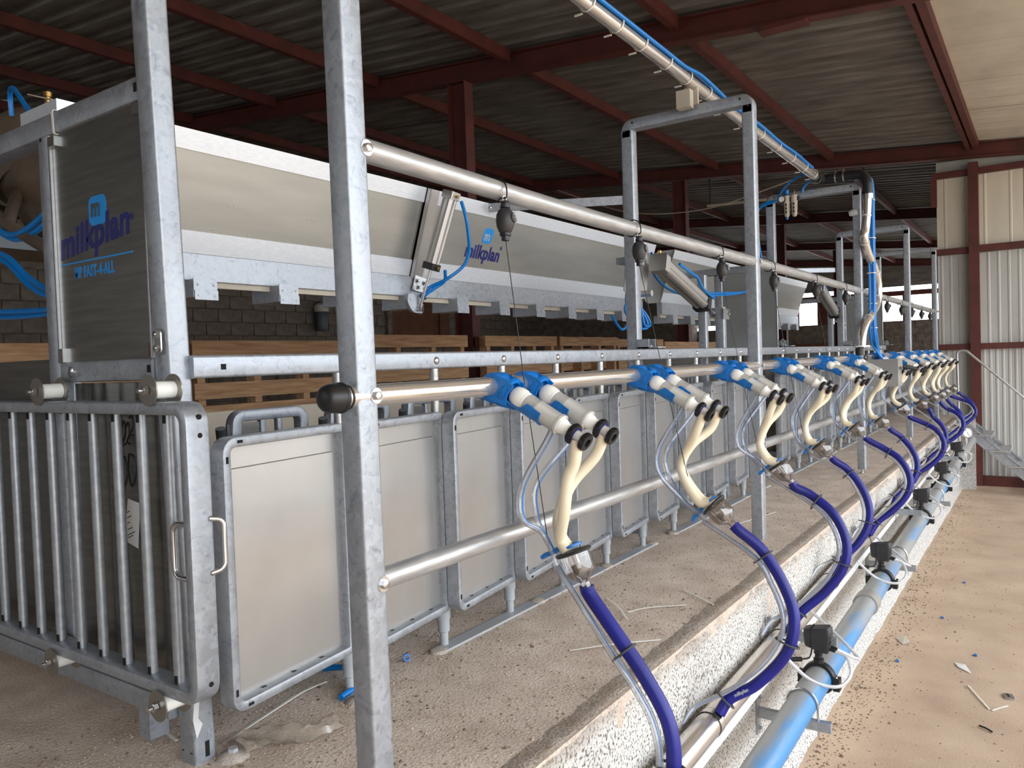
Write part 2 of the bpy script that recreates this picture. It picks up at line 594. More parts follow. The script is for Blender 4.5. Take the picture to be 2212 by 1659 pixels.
KIDS = {}
def dup(root, loc, label=None):
    r = root.copy()
    COL.objects.link(r)
    r.location = loc
    if label:
        r['label'] = label
    for ch in list(root.children):
        c = ch.copy(); COL.objects.link(c); c.parent = r
        for g in list(ch.children):
            d = g.copy(); COL.objects.link(d); d.parent = c
    return r

ORD = ['first', 'second', 'third', 'fourth', 'fifth', 'sixth', 'seventh', 'eighth', 'ninth', 'tenth', 'eleventh', 'twelfth',
       'thirteenth', 'fourteenth', 'fifteenth', 'sixteenth', 'seventeenth', 'eighteenth', 'nineteenth', 'twentieth',
       'twenty-first', 'twenty-second', 'twenty-third', 'twenty-fourth']

def hexbolt(mb, p, d, r=0.008, h=0.006, washer=True):
    d = unit(d)
    p = np.asarray(p, float)
    if washer:
        mb.lathe([(0, 0.0), (r * 1.7, 0.0), (r * 1.7, 0.0015), (0, 0.0015)], p, d, 14)
    mb.lathe([(r, 0.0015), (r, h), (r * 0.8, h + 0.001), (0, h + 0.001)], p, d, 6)

def text_mesh(s, size, o, u, v, depth=0.0005, align='LEFT', bold=0.0, shear=0.0, sx=1.0, gap=1.0):
    c = bpy.data.curves.new('lettering', 'FONT')
    c.body = s
    c.size = size
    c.align_x = align
    c.extrude = depth
    c.offset = bold
    c.shear = shear
    c.space_character = gap
    c.resolution_u = 4
    ob = bpy.data.objects.new('lettering', c)
    COL.objects.link(ob)
    dg = bpy.context.evaluated_depsgraph_get()
    me0 = ob.evaluated_get(dg).to_mesh()
    o, u, v = (np.asarray(t, float) for t in (o, u, v))
    nrm = np.cross(u, v)
    mb = MB()
    mb.add([o + u * p.co.x * sx + v * p.co.y + nrm * p.co.z for p in me0.vertices], [tuple(q.vertices) for q in me0.polygons])
    ob.evaluated_get(dg).to_mesh_clear()
    bpy.data.objects.remove(ob)
    bpy.data.curves.remove(c)
    return mb

# ================================================================== SETTING
SLOPE = 0.086
def RZ(y, off=0.0):
    return 2.91 + off + SLOPE * y
KY = 0.862          # pit edge of the milking platform
PZ = -0.81          # pit floor
XN, XE, XF = -6.0, 10.5, 25.3
YB = 9.8            # back block wall
RAFT = [-4.42, 0.53, 5.48, 10.45, 15.38, 20.33, 25.25]
PURL = [-2.35, -0.85, 0.66, 2.21, 3.69, 5.2, 6.68, 8.15, 9.6]

# floors -----------------------------------------------------------
b = MB().box(XN, XF, KY - 0.001, YB, -0.2, 0.0)
b.box(XE + 0.16, XF, -2.7, KY - 0.001, -0.2, 0.0)
struct('floor', b, FLOOR, 'dusty gritty concrete platform under the milking stalls', loc=(0, 0, 0))
b = MB().box(XN, XE + 0.02, -5.0, KY + 0.2, PZ - 0.15, PZ)
struct('pit_floor', b, PITFLOOR, 'sandy concrete floor of the milking pit', loc=(0, 0, PZ))
b = MB().box(-60, 90, -80, -5.0, PZ - 0.3, PZ - 0.02)
struct('outdoor_ground', b, GROUND, 'sunlit dry ground outside the open side of the shed', loc=(0, 0, PZ))
# kerb: rough-cast face with a worn, uneven top edge
b = MB()
xs = list(np.arange(0.6, 4.0, 0.02)) + list(np.arange(4.0, 10.2, 0.05)) + [10.2]
prof = [(0.06, 0.004), (0.03, 0.004), (0.012, 0.003), (0.004, -0.003), (0.0, -0.012), (-0.004, -0.03), (-0.004, -0.08), (-0.006, -0.2), (-0.008, -0.4), (-0.010, -0.6), (-0.012, -0.72), (-0.016, -0.79), (-0.03, PZ)]
import mathutils.noise as mn
vs = []
for x in xs:
    for j, (dy, z) in enumerate(prof):
        n1 = mn.noise(Vector((x * 22, j * 3.1, z * 22)))
        n2 = mn.noise(Vector((x * 5, 7.7, z * 5)))
        amp = 0.006 if j > 4 else 0.009
        vs.append((x, KY + dy + amp * n1 + 0.006 * n2, z + (0.004 * n1 if 1 < j < 12 else 0) - (0.003 if j == 0 else 0)))
k = len(prof)
fs = [(i * k + j, (i + 1) * k + j, (i + 1) * k + j + 1, i * k + j + 1) for i in range(len(xs) - 1) for j in range(k - 1)]
b.add(vs, fs, True)
struct('wall_pit', b, KERB, 'speckled white rough-cast wall of the milking pit', loc=(0, 0, 0))
b = MB().box(XN, 0.6, KY - 0.01, KY + 0.2, PZ, -0.001)
b.box(10.15, 10.22, 0.70, KY + 0.2, PZ, -0.001)
struct('wall_pit_end', b, KERB, 'rough-cast end of the pit wall by the stairs', loc=(0, 0, 0))

# back block wall ----------------------------------------------------
CH, CL = 0.19, 0.40
b = MB().box(XN, XF, YB + 0.012, YB + 0.2, 0, RZ(YB, 0.2))
wall_back = struct('wall_back', b, MORTAR, 'back wall of grey hollow concrete blocks', loc=(0, YB, 0))
bm_ = MB().box(-CL / 2 + 0.006, CL / 2 - 0.006, 0, 0.02, 0.006, CH - 0.006)
blockmesh = []
for q in range(4):
    t = MB()
    x0, x1, z0, z1 = -CL / 2 + 0.006, CL / 2 - 0.006, 0.006, CH - 0.006
    e = 0.004
    d = [random.uniform(-0.004, 0.004) for _ in range(4)]
    t.add([(x0, 0.014, z0), (x1, 0.014, z0), (x1, 0.014, z1), (x0, 0.014, z1),
           (x0 + e, -0.004 + d[0], z0 + e), (x1 - e, -0.004 + d[1], z0 + e), (x1 - e, -0.004 + d[2], z1 - e), (x0 + e, -0.004 + d[3], z1 - e)],
          [(4, 5, 6, 7), (0, 1, 5, 4), (1, 2, 6, 5), (2, 3, 7, 6), (3, 0, 4, 7)])
    me = t.mesh('block')
    me.materials.append(BLOCK)
    blockmesh.append(me)
rest = MB()
for r in range(19):
    for i in range(int((XF - XN) / CL)):
        x = XN + CL * (i + 0.5 + 0.5 * (r % 2))
        z = CH * r
        near = 5 <= r <= 10 and 2.0 < x < 21.0
        if near:
            o = bpy.data.objects.new('block', blockmesh[(i * 7 + r * 3) % 4])
            COL.objects.link(o)
            o.parent = wall_back
            o.location = (x, 0, z)
        else:
            rest.box(x - CL / 2 + 0.006, x + CL / 2 - 0.006, YB - 0.003, YB + 0.014, z + 0.006, z + CH - 0.006)
part('upper_and_lower_blocks', rest, BLOCK, wall_back, kind='stuff')
# near end wall (unseen, its opening added to light the interior), far end wall with its open band
b = MB().box(XN - 0.15, XN, -5.0, 2.6, PZ, 3.9)
b.box(XN - 0.15, XN, 2.6, YB + 0.2, PZ, 1.5)
b.box(XN - 0.15, XN, 2.6, YB + 0.2, 2.2, 3.9)
for yy in (4.4, 6.2, 8.0, YB):
    b.box(XN - 0.12, XN - 0.02, yy - 0.06, yy + 0.06, 1.5, 2.2)
struct('wall_near', b, ROOF, loc=(XN, 0, 0))
b = MB().box(XF, XF + 0.2, -2.7, YB + 0.2, 0, 1.62)
wf = struct('wall_far', b, MORTAR, 'low pale block wall at the far end below the bright opening', loc=(XF, 0, 0))
t = MB()
for r in range(8):
    for i in range(22):
        y = 1.0 + 0.4 * (i + 0.5 * (r % 2))
        t = MB().box(XF - 0.012, XF + 0.02, y + 0.008, y + 0.392, r * 0.2 + 0.008, r * 0.2 + 0.194)
        part('block', t, BLOCK, wf)
b = MB().box(XF, XF + 0.12, 1.0, YB, 2.36, 2.50)
struct('trim_1', b, RED, 'dark steel lintel over the far bright opening', loc=(XF, 0, 2.36))
b = MB().box(XF + 0.14, XF + 0.18, 1.0, YB, 2.64, RZ(YB, 0.3))
struct('wall_far_upper', b, ROOF, 'dark sheeting above the far opening', loc=(XF, 0, 2.6))
for i, (y, ww) in enumerate([(2.0, 0.06), (2.75, 0.05), (3.5, 0.05), (4.6, 0.06), (5.75, 0.34), (6.5, 0.05), (7.4, 0.06), (8.4, 0.06)]):
    b = MB().box(XF + 0.02, XF + 0.1, y - ww / 2, y + ww / 2, 1.62, 2.36)
    struct('opening_post', b, RED, loc=(XF, y, 1.62))
b = MB().box(XE + 0.14, 17.5, -2.7, -2.55, PZ, RZ(-2.6, 0.19))  # added unseen wall, keeps open-side light off the far bays
struct('wall_light_block', b, WHITE_PANEL, 'unseen side wall added to block light beyond the panelled end wall', loc=(XE, -2.7, 0))
b = MB().box(XF - 0.12, XF - 0.02, 4.2, 8.0, 0.80, 1.05)
struct('timber_rail', b, WOOD_DK, 'brown timber rail along the foot of the far low wall', loc=(XF, 4.2, 0.8))

# end wall with ribbed panels on red steel framing ---------------------
b = MB().box(XE + 0.10, XE + 0.14, -5.0, 1.09, PZ, RZ(-1.0, 0.18))
wall_end = struct('wall_end', b, WHITE_PANEL, 'off-white ribbed panel wall at the end of the pit', loc=(XE, 0, 0))
def rib_panel(y0, y1, z0, z1, pitch):
    t = MB()
    n = max(2, int(round((y1 - y0) / pitch)))
    ys, xs_ = [y0 + 0.003], [0.0]
    for i in range(n):
        c = y0 + (i + 0.5) * (y1 - y0) / n
        ys += [c - 0.016, c - 0.008, c + 0.008, c + 0.016]
        xs_ += [0, -0.005, -0.005, 0]
    ys.append(y1 - 0.003); xs_.append(0.0)
    vs = []
    for y, x in zip(ys, xs_):
        vs += [(XE + 0.075 + x, y, z0), (XE + 0.075 + x, y, z1)]
    fs = [(2 * i, 2 * i + 1, 2 * i + 3, 2 * i + 2) for i in range(len(ys) - 1)]
    vs += [(XE + 0.1, y0 + 0.003, z0), (XE + 0.1, y0 + 0.003, z1), (XE + 0.1, y1 - 0.003, z0), (XE + 0.1, y1 - 0.003, z1)]
    m = len(vs)
    fs += [(m - 4, m - 3, 1, 0), (m - 6, m - 5, m - 1, m - 2)]
    return t.add(vs, fs)
for (y0, y1) in [(0.72, 1.09), (0.22, 0.72), (-0.78, 0.22), (-1.78, -0.78), (-2.78, -1.78), (-3.78, -2.78), (-5.0, -3.78)]:
    part('wall_panel', rib_panel(y0, y1, PZ, 0.82, 0.066), WHITE_PANEL, wall_end)
    part('wall_panel', rib_panel(y0, y1, 0.82, 1.93, 0.10), WHITE_PANEL, wall_end)
    part('wall_panel', rib_panel(y0, y1, 1.93, RZ(-0.5, 0.0), 0.20), CREAM, wall_end)
for nm, args in [('end_wall_column', (XE - 0.05, XE + 0.07, 0.655, 0.755, PZ, 2.93)),
                 ('end_wall_column', (XE - 0.05, XE + 0.07, -2.3, -2.2, PZ, 2.78)),
                 ('end_wall_girt', (XE + 0.0, XE + 0.068, -5.0, 0.652, 0.775, 0.845)),
                 ('end_wall_girt', (XE + 0.0, XE + 0.068, 0.758, 1.12, 0.775, 0.845)),
                 ('end_wall_girt', (XE + 0.0, XE + 0.068, -5.0, 0.652, 1.90, 1.98)),
                 ('end_wall_girt', (XE + 0.0, XE + 0.068, 0.758, 1.09, 1.90, 1.97)),
                 ('end_wall_girt', (XE + 0.0, XE + 0.068, -5.0, 0.652, 2.80, 2.87)),
                 ('end_wall_girt', (XE + 0.0, XE + 0.068, 0.758, 1.12, 2.80, 2.87)),
                 ('end_wall_girt', (XE - 0.02, XE + 0.068, -5.0, 1.12, PZ, PZ + 0.11)),
                 ('end_wall_stub', (XE + 0.0, XE + 0.068, 1.08, 1.14, 2.48, 2.80))]:
    b = MB().box(*args)
    struct(nm, b, RED, loc=(args[0], args[2], args[4]))

# roof -----------------------------------------------------------------
def roof_sheet(x0, x1, y0, y1, pitch, h, name, m, parent, zoff=0.2):
    t = MB()
    n = max(1, int(round((x1 - x0) / pitch)))
    xs_, zs = [x0], [0.0]
    for i in range(n):
        c = x0 + (i + 0.5) * (x1 - x0) / n
        p = (x1 - x0) / n
        xs_ += [c - 0.28 * p, c - 0.14 * p, c + 0.14 * p, c + 0.28 * p]
        zs += [0, h, h, 0]
    xs_.append(x1); zs.append(0.0)
    vs = []
    for x, z in zip(xs_, zs):
        for y in (y0, y1):
            vs.append((x, y, RZ(y, zoff) + z))
    fs = [(2 * i, 2 * i + 2, 2 * i + 3, 2 * i + 1) for i in range(len(xs_) - 1)]
    t.add(vs, fs)
    return part(name, t, m, parent)
b = MB()
b.add([(XN - 0.3, -2.7, RZ(-2.7, 0.262)), (XF + 0.3, -2.7, RZ(-2.7, 0.262)), (XF + 0.3, YB + 0.3, RZ(YB + 0.3, 0.262)), (XN - 0.3, YB + 0.3, RZ(YB + 0.3, 0.262)),
       (XN - 0.3, -2.7, RZ(-2.7, 0.30)), (XF + 0.3, -2.7, RZ(-2.7, 0.30)), (XF + 0.3, YB + 0.3, RZ(YB + 0.3, 0.30)), (XN - 0.3, YB + 0.3, RZ(YB + 0.3, 0.30))],
      [(3, 2, 1, 0), (4, 5, 6, 7), (0, 1, 5, 4), (1, 2, 6, 5), (2, 3, 7, 6), (3, 0, 4, 7)])
ceil = struct('ceiling', b, ROOF, 'dark weathered corrugated roof, cream panels over the pit', loc=(0, 0, 3))
x = XN
while x < XF:
    x1 = min(x + 1.0, XF)
    for (y0, y1) in ((0.66, 5.2), (5.2, YB)):
        roof_sheet(x, x1, y0, y1, 0.2, 0.035, 'roof_sheet', ROOF, ceil, 0.2 + random.uniform(0, 0.006))
    roof_sheet(x + 0.004, x1 - 0.004, -2.7, 0.655, 0.5, 0.006, 'roof_panel', CREAM, ceil, 0.185 + random.uniform(0, 0.003))
    x = x1
def ibeam(mb, p0, p1, wdt, hgt, tf=0.012, tw=0.010, up=(0, 0, 1)):
    pr = [(-tw / 2, hgt / 2 - tf), (-wdt / 2, hgt / 2 - tf), (-wdt / 2, hgt / 2), (wdt / 2, hgt / 2), (wdt / 2, hgt / 2 - tf), (tw / 2, hgt / 2 - tf),
          (tw / 2, -hgt / 2 + tf), (wdt / 2, -hgt / 2 + tf), (wdt / 2, -hgt / 2), (-wdt / 2, -hgt / 2), (-wdt / 2, -hgt / 2 + tf), (-tw / 2, -hgt / 2 + tf)]
    # a runs along "up", b sideways
    mb.sweep([p0, p1], [(q, p) for p, q in pr], up)
for i, x in enumerate(RAFT):
    b = MB()
    ibeam(b, (x, -2.7, RZ(-2.7, 0.09)), (x, YB, RZ(YB, 0.09)), 0.10, 0.17)
    if i == 2:
        b.box(x - 0.06, x + 0.06, 1.30, 1.62, RZ(1.4, -0.02), RZ(1.4, 0.012))
    struct('roof_rafter', b, RED, ['red rafter behind the camera', 'red rafter above the camera', 'red rafter crossing the whole ceiling in front',
                                   'red rafter over the panelled end wall', 'red rafter just beyond the end wall', 'red rafter far beyond the end wall', 'red rafter at the far opening'][i], loc=(x, 0, RZ(0)))
for j, y in enumerate(PURL):
    for i in range(len(RAFT) - 1):
        x0, x1 = RAFT[i] + 0.052, RAFT[i + 1] - 0.052
        b = MB().box(x0, x1, y - 0.022, y + 0.022, RZ(y, 0.09), RZ(y, 0.186))
        b.box(x0, x1, y - 0.022, y + 0.032, RZ(y, 0.084), RZ(y, 0.092))
        if abs(y - 0.66) < 0.01:
            b.box(x0, x1, y + 0.055, y + 0.10, RZ(y, 0.09), RZ(y, 0.186))
            b.box(x0, x1, y + 0.02, y + 0.055, RZ(y, 0.15), RZ(y, 0.16))
        struct('roof_purlin', b, RED, loc=(x0, y, RZ(y, 0.1)))
for i, x in enumerate([0.53, 5.48, 10.45, 15.38, 20.33]):
    b = MB()
    ibeam(b, (x, 4.25, 0.0), (x, 4.25, RZ(4.25, 0.0)), 0.12, 0.19, up=(0, 1, 0), tf=0.012, tw=0.010)
    struct('steel_column', b, RED, ['red steel column beside the camera end', 'red steel column standing behind the near pallets', 'red steel column behind the second tall portal',
                                    'far red steel column', 'farthest red steel column'][i], loc=(x, 4.2, 0))
# cross walls of the back bays
b = MB().box(15.3, 15.5, 6.4, YB, 0, 2.0)
struct('wall_stub', b, BLOCK, 'stub of block wall at the back bay', loc=(15.3, 6.4, 0))

# ================================================================== PORTAL FRAMES
PX = [(0.967, 1.018), (3.265, 3.318), (5.48, 5.532), (7.625, 7.678), (9.60, 9.653)]
ZT = 1.905
def portal(i, label):
    x0, x1 = PX[i]
    xc = (x0 + x1) / 2
    w_ = x1 - x0
    yf0, yf1 = 1.0, 1.05
    yb0, yb1 = (1.465, 1.52) if i == 0 else (1.553, 1.61)
    root = thing('portal_frame', label, 'frame', (xc, 1.3, 0), 'galvanised portal frames along the milking platform')
    pr = rrect(0.05, w_, 0.007)
    xb = xc if i else 0.92
    b = MB()
    b.sweep([(xc + (0 if i else 0.007), 1.025, 0.03 if i else 0.0), (xc - (0 if i else 0.009), 1.025, ZT - 0.05)], pr, (0, 1, 0), smooth=True)
    part('front_leg', b, GALV, root)
    b = MB()
    zb = 0.0 if i == 0 else 0.0
    b.sweep([(xb + (0 if i else 0.022), (yb0 + yb1) / 2, zb), (xb - (0 if i else 0.018), (yb0 + yb1) / 2, ZT - 0.05)], rrect(yb1 - yb0, 0.05 if i == 0 else w_, 0.007), (0, 1, 0), smooth=True)
    leg = part('back_leg', b, GALV, root)
    # top beam with rounded knees at both ends
    b = MB()
    path = round_path([(xc, 1.025, ZT - 0.08), (xc, 1.025, ZT - 0.025), (xb, (yb0 + yb1) / 2, ZT - 0.025), (xb, (yb0 + yb1) / 2, ZT - 0.08)], 0.026, 5, closed=False)
    b.sweep(path, rrect(0.05, w_, 0.006), (0, 1, 0), smooth=True)
    part('top_beam', b, GALV, root)
    b = MB()
    for yy, zz in ((1.02, ZT - 0.055), (1.055, ZT - 0.02), (yb1 - 0.02, ZT - 0.055), (yb1 - 0.06, ZT - 0.02)):
        b = MB().cyl((x0 - 0.0006, yy, zz), (x0 + 0.004, yy, zz), 0.005, 10)
        part('bolt_hole', b, HOLE, root)
    if i == 0:
        for (yy, zz) in ((1.478, 0.03), (1.508, 0.03)):
            b = MB().cyl((xb - 0.0036, yy, zz), (xb + 0.01, yy, zz), 0.006, 10)
            part('bolt_hole', b, HOLE, root)
        b = MB().box(xb + 0.020, xb + 0.030, yb0 - 0.0006, yb0 + 0.001, 0.012, 0.045)
        part('drain_slot', b, HOLE, root)
        b = MB().add([(xb - 0.002, yb0 - 0.0012, 0.13), (xb + 0.012, yb0 - 0.004, 0.16), (xb + 0.006, yb0 - 0.002, 0.10), (xb + 0.016, yb0 - 0.0012, 0.085), (xb - 0.001, yb0 - 0.005, 0.06), (xb - 0.006, yb0 - 0.0012, 0.10)],
                     [(0, 5, 2, 1), (5, 4, 3, 2)])
        part('peeled_label', b, PAPER, root, 'torn remains of a white label')
    if i:
        b = MB()
        b.cyl((xc, 1.025, -0.0), (xc, 1.025, 0.04), 0.009, 10)
        b.lathe([(0.0, 0.0), (0.016, 0), (0.016, 0.01), (0, 0.01)], (xc, 1.025, 0.0), (0, 0, 1), 6)
        part('levelling_bolt', b, ZINC, root)
        b = MB()
        b.box(xb - w_ / 2 - 0.012, xb + w_ / 2 + 0.03, yb0 - 0.10, yb0 - 0.002, 0.858, 0.864)
        b.box(xb - w_ / 2 - 0.012, xb - w_ / 2 - 0.006, yb0 - 0.06, yb0 - 0.002, 0.858, 0.90)
        b.box(xb + w_ / 2 + 0.004, xb + w_ / 2 + 0.01, yb0 - 0.06, yb0 - 0.002, 0.858, 0.90)
        hexbolt(b, (xb + 0.005, yb0 - 0.05, 0.864), (0, 0, 1), 0.006, 0.008)
        part('seat_bracket', b, GALV, root)
    # bolts holding the three rails to the front leg
    for zz in ((1.21, 0.766, 0.423) if i == 0 else (1.205, 0.766, 0.425)):
        b = MB()
        hexbolt(b, (x1 - 0.006, 1.0, zz), (0, -1, 0), 0.0085, 0.008)
        part('rail_bolt', b, ZINC, root)
    return root
portal(0, 'nearest two-legged galvanised portal whose tops leave the frame, milking rails starting at its front leg')
portal(1, 'tall galvanised portal arch carrying the overhead steel pipe on its top beam')
portal(2, 'galvanised portal with the black elbow pipe and blue hoses strapped to it')
portal(3, 'galvanised portal arch behind the bent down-pipe, larger of the two far ones')
portal(4, 'farthest and smallest galvanised portal arch, next to the off-white panel wall')

# ------------------------------------------------------------------ long rails
XR0, XR1 = 0.90, 9.60
b = MB()
P = spline([(1.0, 1.022, 1.213), (1.9, 1.022, 1.203), (3.29, 1.022, 1.205), (5.5, 1.022, 1.205), (7.65, 1.022, 1.203), (9.63, 1.022, 1.204)], 8)
b.tube(P, 0.0218, 18)
solo('upper_rail', b, GALV_TUBE, 'scuffed round galvanised tube from which the black cord reels hang', 'rail', loc=(1, 1.022, 1.21))
root = thing('cup_rail', 'polished steel tube holding the blue cup holders, black cap on its near end', 'rail', (0.9, 1.02, 0.766))
b = MB().tube([(0.930, 1.02, 0.766), (5.50, 1.02, 0.766)], 0.0208, 20)
part('tube', b, STAINLESS, root)
b = MB().tube([(5.60, 1.02, 0.766), (9.75, 1.02, 0.766)], 0.0208, 20)
part('tube', b, STAINLESS, root)
b = MB().lathe([(0, -0.027), (0.012, -0.0265), (0.0195, -0.024), (0.024, -0.018), (0.0258, -0.009), (0.0258, 0.008), (0.0275, 0.010), (0.0275, 0.015), (0.0255, 0.017), (0.0208, 0.018)], (0.930, 1.02, 0.766), (1, 0, 0), 24)
part('end_cap', b, BLACK, root, 'rounded black rubber cap')
b = MB().lathe([(0.0208, 0.0), (0.0225, 0.001), (0.0225, 0.004), (0.0208, 0.005)], (0.955, 1.02, 0.766), (1, 0, 0), 20)
part('sleeve', b, RUBBER, root)
b = MB().lathe([(0.0195, -0.06), (0.027, -0.06), (0.027, -0.02), (0.032, -0.018), (0.032, 0.018), (0.027, 0.02), (0.027, 0.06), (0.0195, 0.06)], (5.55, 1.02, 0.766), (1, 0, 0), 20)
b.cyl((5.36, 1.0, 0.78), (5.36, 1.0, 0.83), 0.025, 16)
part('rubber_joint', b, RUBBER, root)
b = MB()
b.tube([(0.985, 1.024, 0.4245), (9.65, 1.024, 0.4245)], 0.0205, 18)
solo('lower_rail', b, GALV_TUBE, 'lowest round galvanised tube crossing in front of the stall gates', 'rail', loc=(1, 1.024, 0.4245))

# ------------------------------------------------------------------ square head rail with coach bolts
YR = 1.45
TX1 = [1.376 + 0.3352 * k for k in range(11)]
TX2 = [5.258 + 0.331 * k for k in range(12)]
root = thing('gate_rail', 'long square galvanised rail with round-headed bolts above the stall gates', 'rail', (0.95, YR, 0.83))
b = MB().sweep([(0.944, YR + 0.025, 0.83), (9.2, YR + 0.025, 0.83)], rrect(0.048, 0.05, 0.006), (0, 0, 1), smooth=True)
part('bar', b, GALV, root)
for x in TX1 + TX2:
    b = MB().lathe([(0.0115, 0.0), (0.0105, 0.003), (0.007, 0.0055), (0, 0.0065)], (x + 0.004, YR, 0.829), (0, -1, 0), 12)
    part('coach_bolt', b, ZINC, root)
b = MB().box(1.008, 1.02, YR - 0.001, YR + 0.004, 0.823, 0.835)
part('square_hole', b, HOLE, root)

# ------------------------------------------------------------------ stall gates
def stall_gate(xl=-0.372):
    """built for a pivot at x = 0; the leaf reaches to negative x and stands a little proud of the pivot on its free side"""
    root = thing('stall_gate', 'x', 'gate', (0, 0, 0), 'sheet-metal stall gates under the bolted rail')
    yl, xr, yr = 1.385, -0.022, 1.428
    z0, z1 = 0.118, 0.684
    A = np.array((xl, yl, 0)); B = np.array((xr, yr, 0))
    e = unit(B - A); L = np.linalg.norm(B - A)
    nrm = np.array((e[1], -e[0], 0))       # towards the pit
    def P(s, z, d=0.0):
        q = A + e * s + nrm * d
        return np.array((q[0], q[1], z))
    t = MB()
    hw = 0.0105
    path = round_path([P(hw, z0 + hw), P(L - hw, z0 + hw), P(L - hw, z1 - hw), P(hw, z1 - hw)], [0.024, 0.012, 0.012, 0.024], 5)
    t.sweep(path, rrect(0.021, 0.040, 0.004, 2), unit(np.cross(e, nrm)) , closed=True, smooth=True)
    part('frame', t, GALV, root)
    # sheet: narrow outer border, shallow fold, flat middle field
    t = MB()
    def ring(m0, mt, d):
        return [P(m0, z0 + m0, d), P(L - m0, z0 + m0, d), P(L - m0, z1 - mt, d), P(m0, z1 - mt, d)]
    r0, r1, r2 = ring(0.018, 0.018, -0.004), ring(0.034, 0.066, -0.004), ring(0.036, 0.068, 0.001)
    vs = r0 + r1 + r2
    fs = []
    for a in (0, 4):
        for i in range(4):
            j = (i + 1) % 4
            fs.append((a + i, a + j, a + 4 + j, a + 4 + i))
    fs.append((8, 9, 10, 11))
    t.add(vs, fs)
    t.add([p - nrm * 0.004 for p in r0], [(3, 2, 1, 0)])
    part('sheet', t, SHEET, root)
    t = MB()
    for s, z in ((0.010, z0 + 0.045), (0.010, z1 - 0.045)):
        t.sweep([P(s, z - 0.007, 0.0203), P(s, z + 0.007, 0.0203)], [(-0.003, -0.0005), (0.003, -0.0005), (0.003, 0.0005), (-0.003, 0.0005)], e)
    for s, z in ((0.045, z0 + 0.010), (0.045, z1 - 0.010)):
        t.sweep([P(s - 0.007, z, 0.0203), P(s + 0.007, z, 0.0203)], [(-0.003, -0.0005), (0.003, -0.0005), (0.003, 0.0005), (-0.003, 0.0005)], (0, 0, 1))
    for s in (0.10, 0.19, 0.28):
        t.box(*sum(([a - 0.006, a + 0.006] if k_ == 0 else [a - 0.0025, a + 0.0025] if k_ == 1 else [z0 + 0.0205, z0 + 0.0215] for k_, a in enumerate(P(s, 0, 0.0)[:3])), []))
    part('slot', t, HOLE, root, kind='stuff')
    t = MB()
    t.cyl((0, YR + 0.008, 0.12), (0, YR + 0.008, 0.806), 0.0125, 14)
    part('pivot_tube', t, GALV_TUBE, root)
    t = MB()
    t.lathe([(0.012, 0.135), (0.0205, 0.13), (0.0205, 0.082), (0.0175, 0.078), (0.0175, 0.045), (0.0125, 0.042), (0.0125, 0.004)], (0, YR + 0.006, 0), (0, 0, 1), 16)
    part('foot_socket', t, GREYPL, root, 'grey plastic foot socket')
    t = MB()
    for z in (0.2, 0.6):
        t.box(-0.03, 0.0, 1.42, 1.455, z - 0.012, z + 0.012)
    part('hinge_lug', t, GALV, root)
    return root
gfirst = stall_gate(-0.400)
g0 = stall_gate()
allx = TX1 + TX2
for i, x in enumerate(allx):
    if i == 0:
        lab = 'nearest sheet-metal stall gate, left of the front leg, a bent handle beside it'
    elif i < 11:
        lab = '%s sheet-metal stall gate from the left in the near row of gates' % ORD[i]
    else:
        lab = '%s sheet-metal stall gate beyond the tall portal arch' % ORD[i - 11]
    if i == 0:
        gfirst.location = (x - 0.034, 0, 0); gfirst['label'] = lab
    elif i == 1:
        g0.location = (x, 0, 0); g0['label'] = lab
    else:
        dup(g0, (x, 0, 0), lab)

# floor strips carrying the sockets
segs = [(1.655, 3.13), (3.33, 4.80), (5.20, 6.63), (6.80, 8.95)]
for i, (x0, x1) in enumerate(segs):
    root = thing('floor_strip', ['near flat grey strip bolted to the floor under the first gate feet', 'second flat grey strip on the floor before the tall portal',
                                 'third flat grey strip on the floor past the tall portal', 'farthest flat grey strip on the floor'][i], 'strip', (x0, 1.44, 0), 'flat floor strips under the gate feet')
    b = MB().box(x0, x1, 1.418, 1.462, 0.0, 0.006)
    part('bar', b, GREYPL, root)
    b = MB()
    for x in (x0 + 0.01, x0 + (x1 - x0) * 0.36, x0 + (x1 - x0) * 0.7, x1 - 0.02):
        b.lathe([(0.028, 0.0), (0.024, 0.008), (0.012, 0.011), (0.0, 0.011)], (x, 1.44, 0.0), (0, 0, 1), 9)
    part('mortar_pad', b, MORTAR_LIGHT, root)

# stall dividers seen over the gates
def divider():
    root = thing('stall_divider', 'x', 'divider', (0, 0, 0), 'short rounded frames between the stalls behind the gates')
    t = MB()
    y = 1.76
    path = round_path([(-0.52, y, 0.018), (-0.455, y, 0.70), (-0.235, y, 0.70), (-0.235, y, 0.018)], [0.02, 0.022, 0.026, 0.02], 5)
    t.sweep(path, rrect(0.03, 0.034, 0.005, 2), (0, 0, 1), closed=True, smooth=True)
    part('frame', t, GALV, root)
    t = MB().box(-0.48, -0.38, y - 0.003, y + 0.003, 0.31, 0.68)
    part('plate', t, SHEET_DK, root)
    for x in (-0.37, -0.315):
        t = MB().sweep([(x, y, 0.31), (x, y, 0.685)], rrect(0.018, 0.018, 0.004, 2), (0, 1, 0), smooth=True)
        part('slat', t, GALV, root)
    t = MB()
    t.tube([(-0.505, y - 0.02, 0.60), (-0.525, y - 0.04, 0.675)], 0.013, 12)
    t.cyl((-0.515, y - 0.028, 0.634), (-0.47, y, 0.64), 0.005, 8)
    part('stop_tube', t, DARKGREY, root, 'dark grey stop tube')
    return root
d0 = divider()
k = 0
for i, x in enumerate(TX1[1:] + TX2[1:]):
    lab = '%s rounded stall divider from the left seen above the gates' % ORD[i] if i else 'nearest rounded stall divider, clear to see above the first gate'
    if i == 0:
        d0.location = (x, 0, 0); d0['label'] = lab
    else:
        dup(d0, (x, 0, 0), lab)
    k += 1
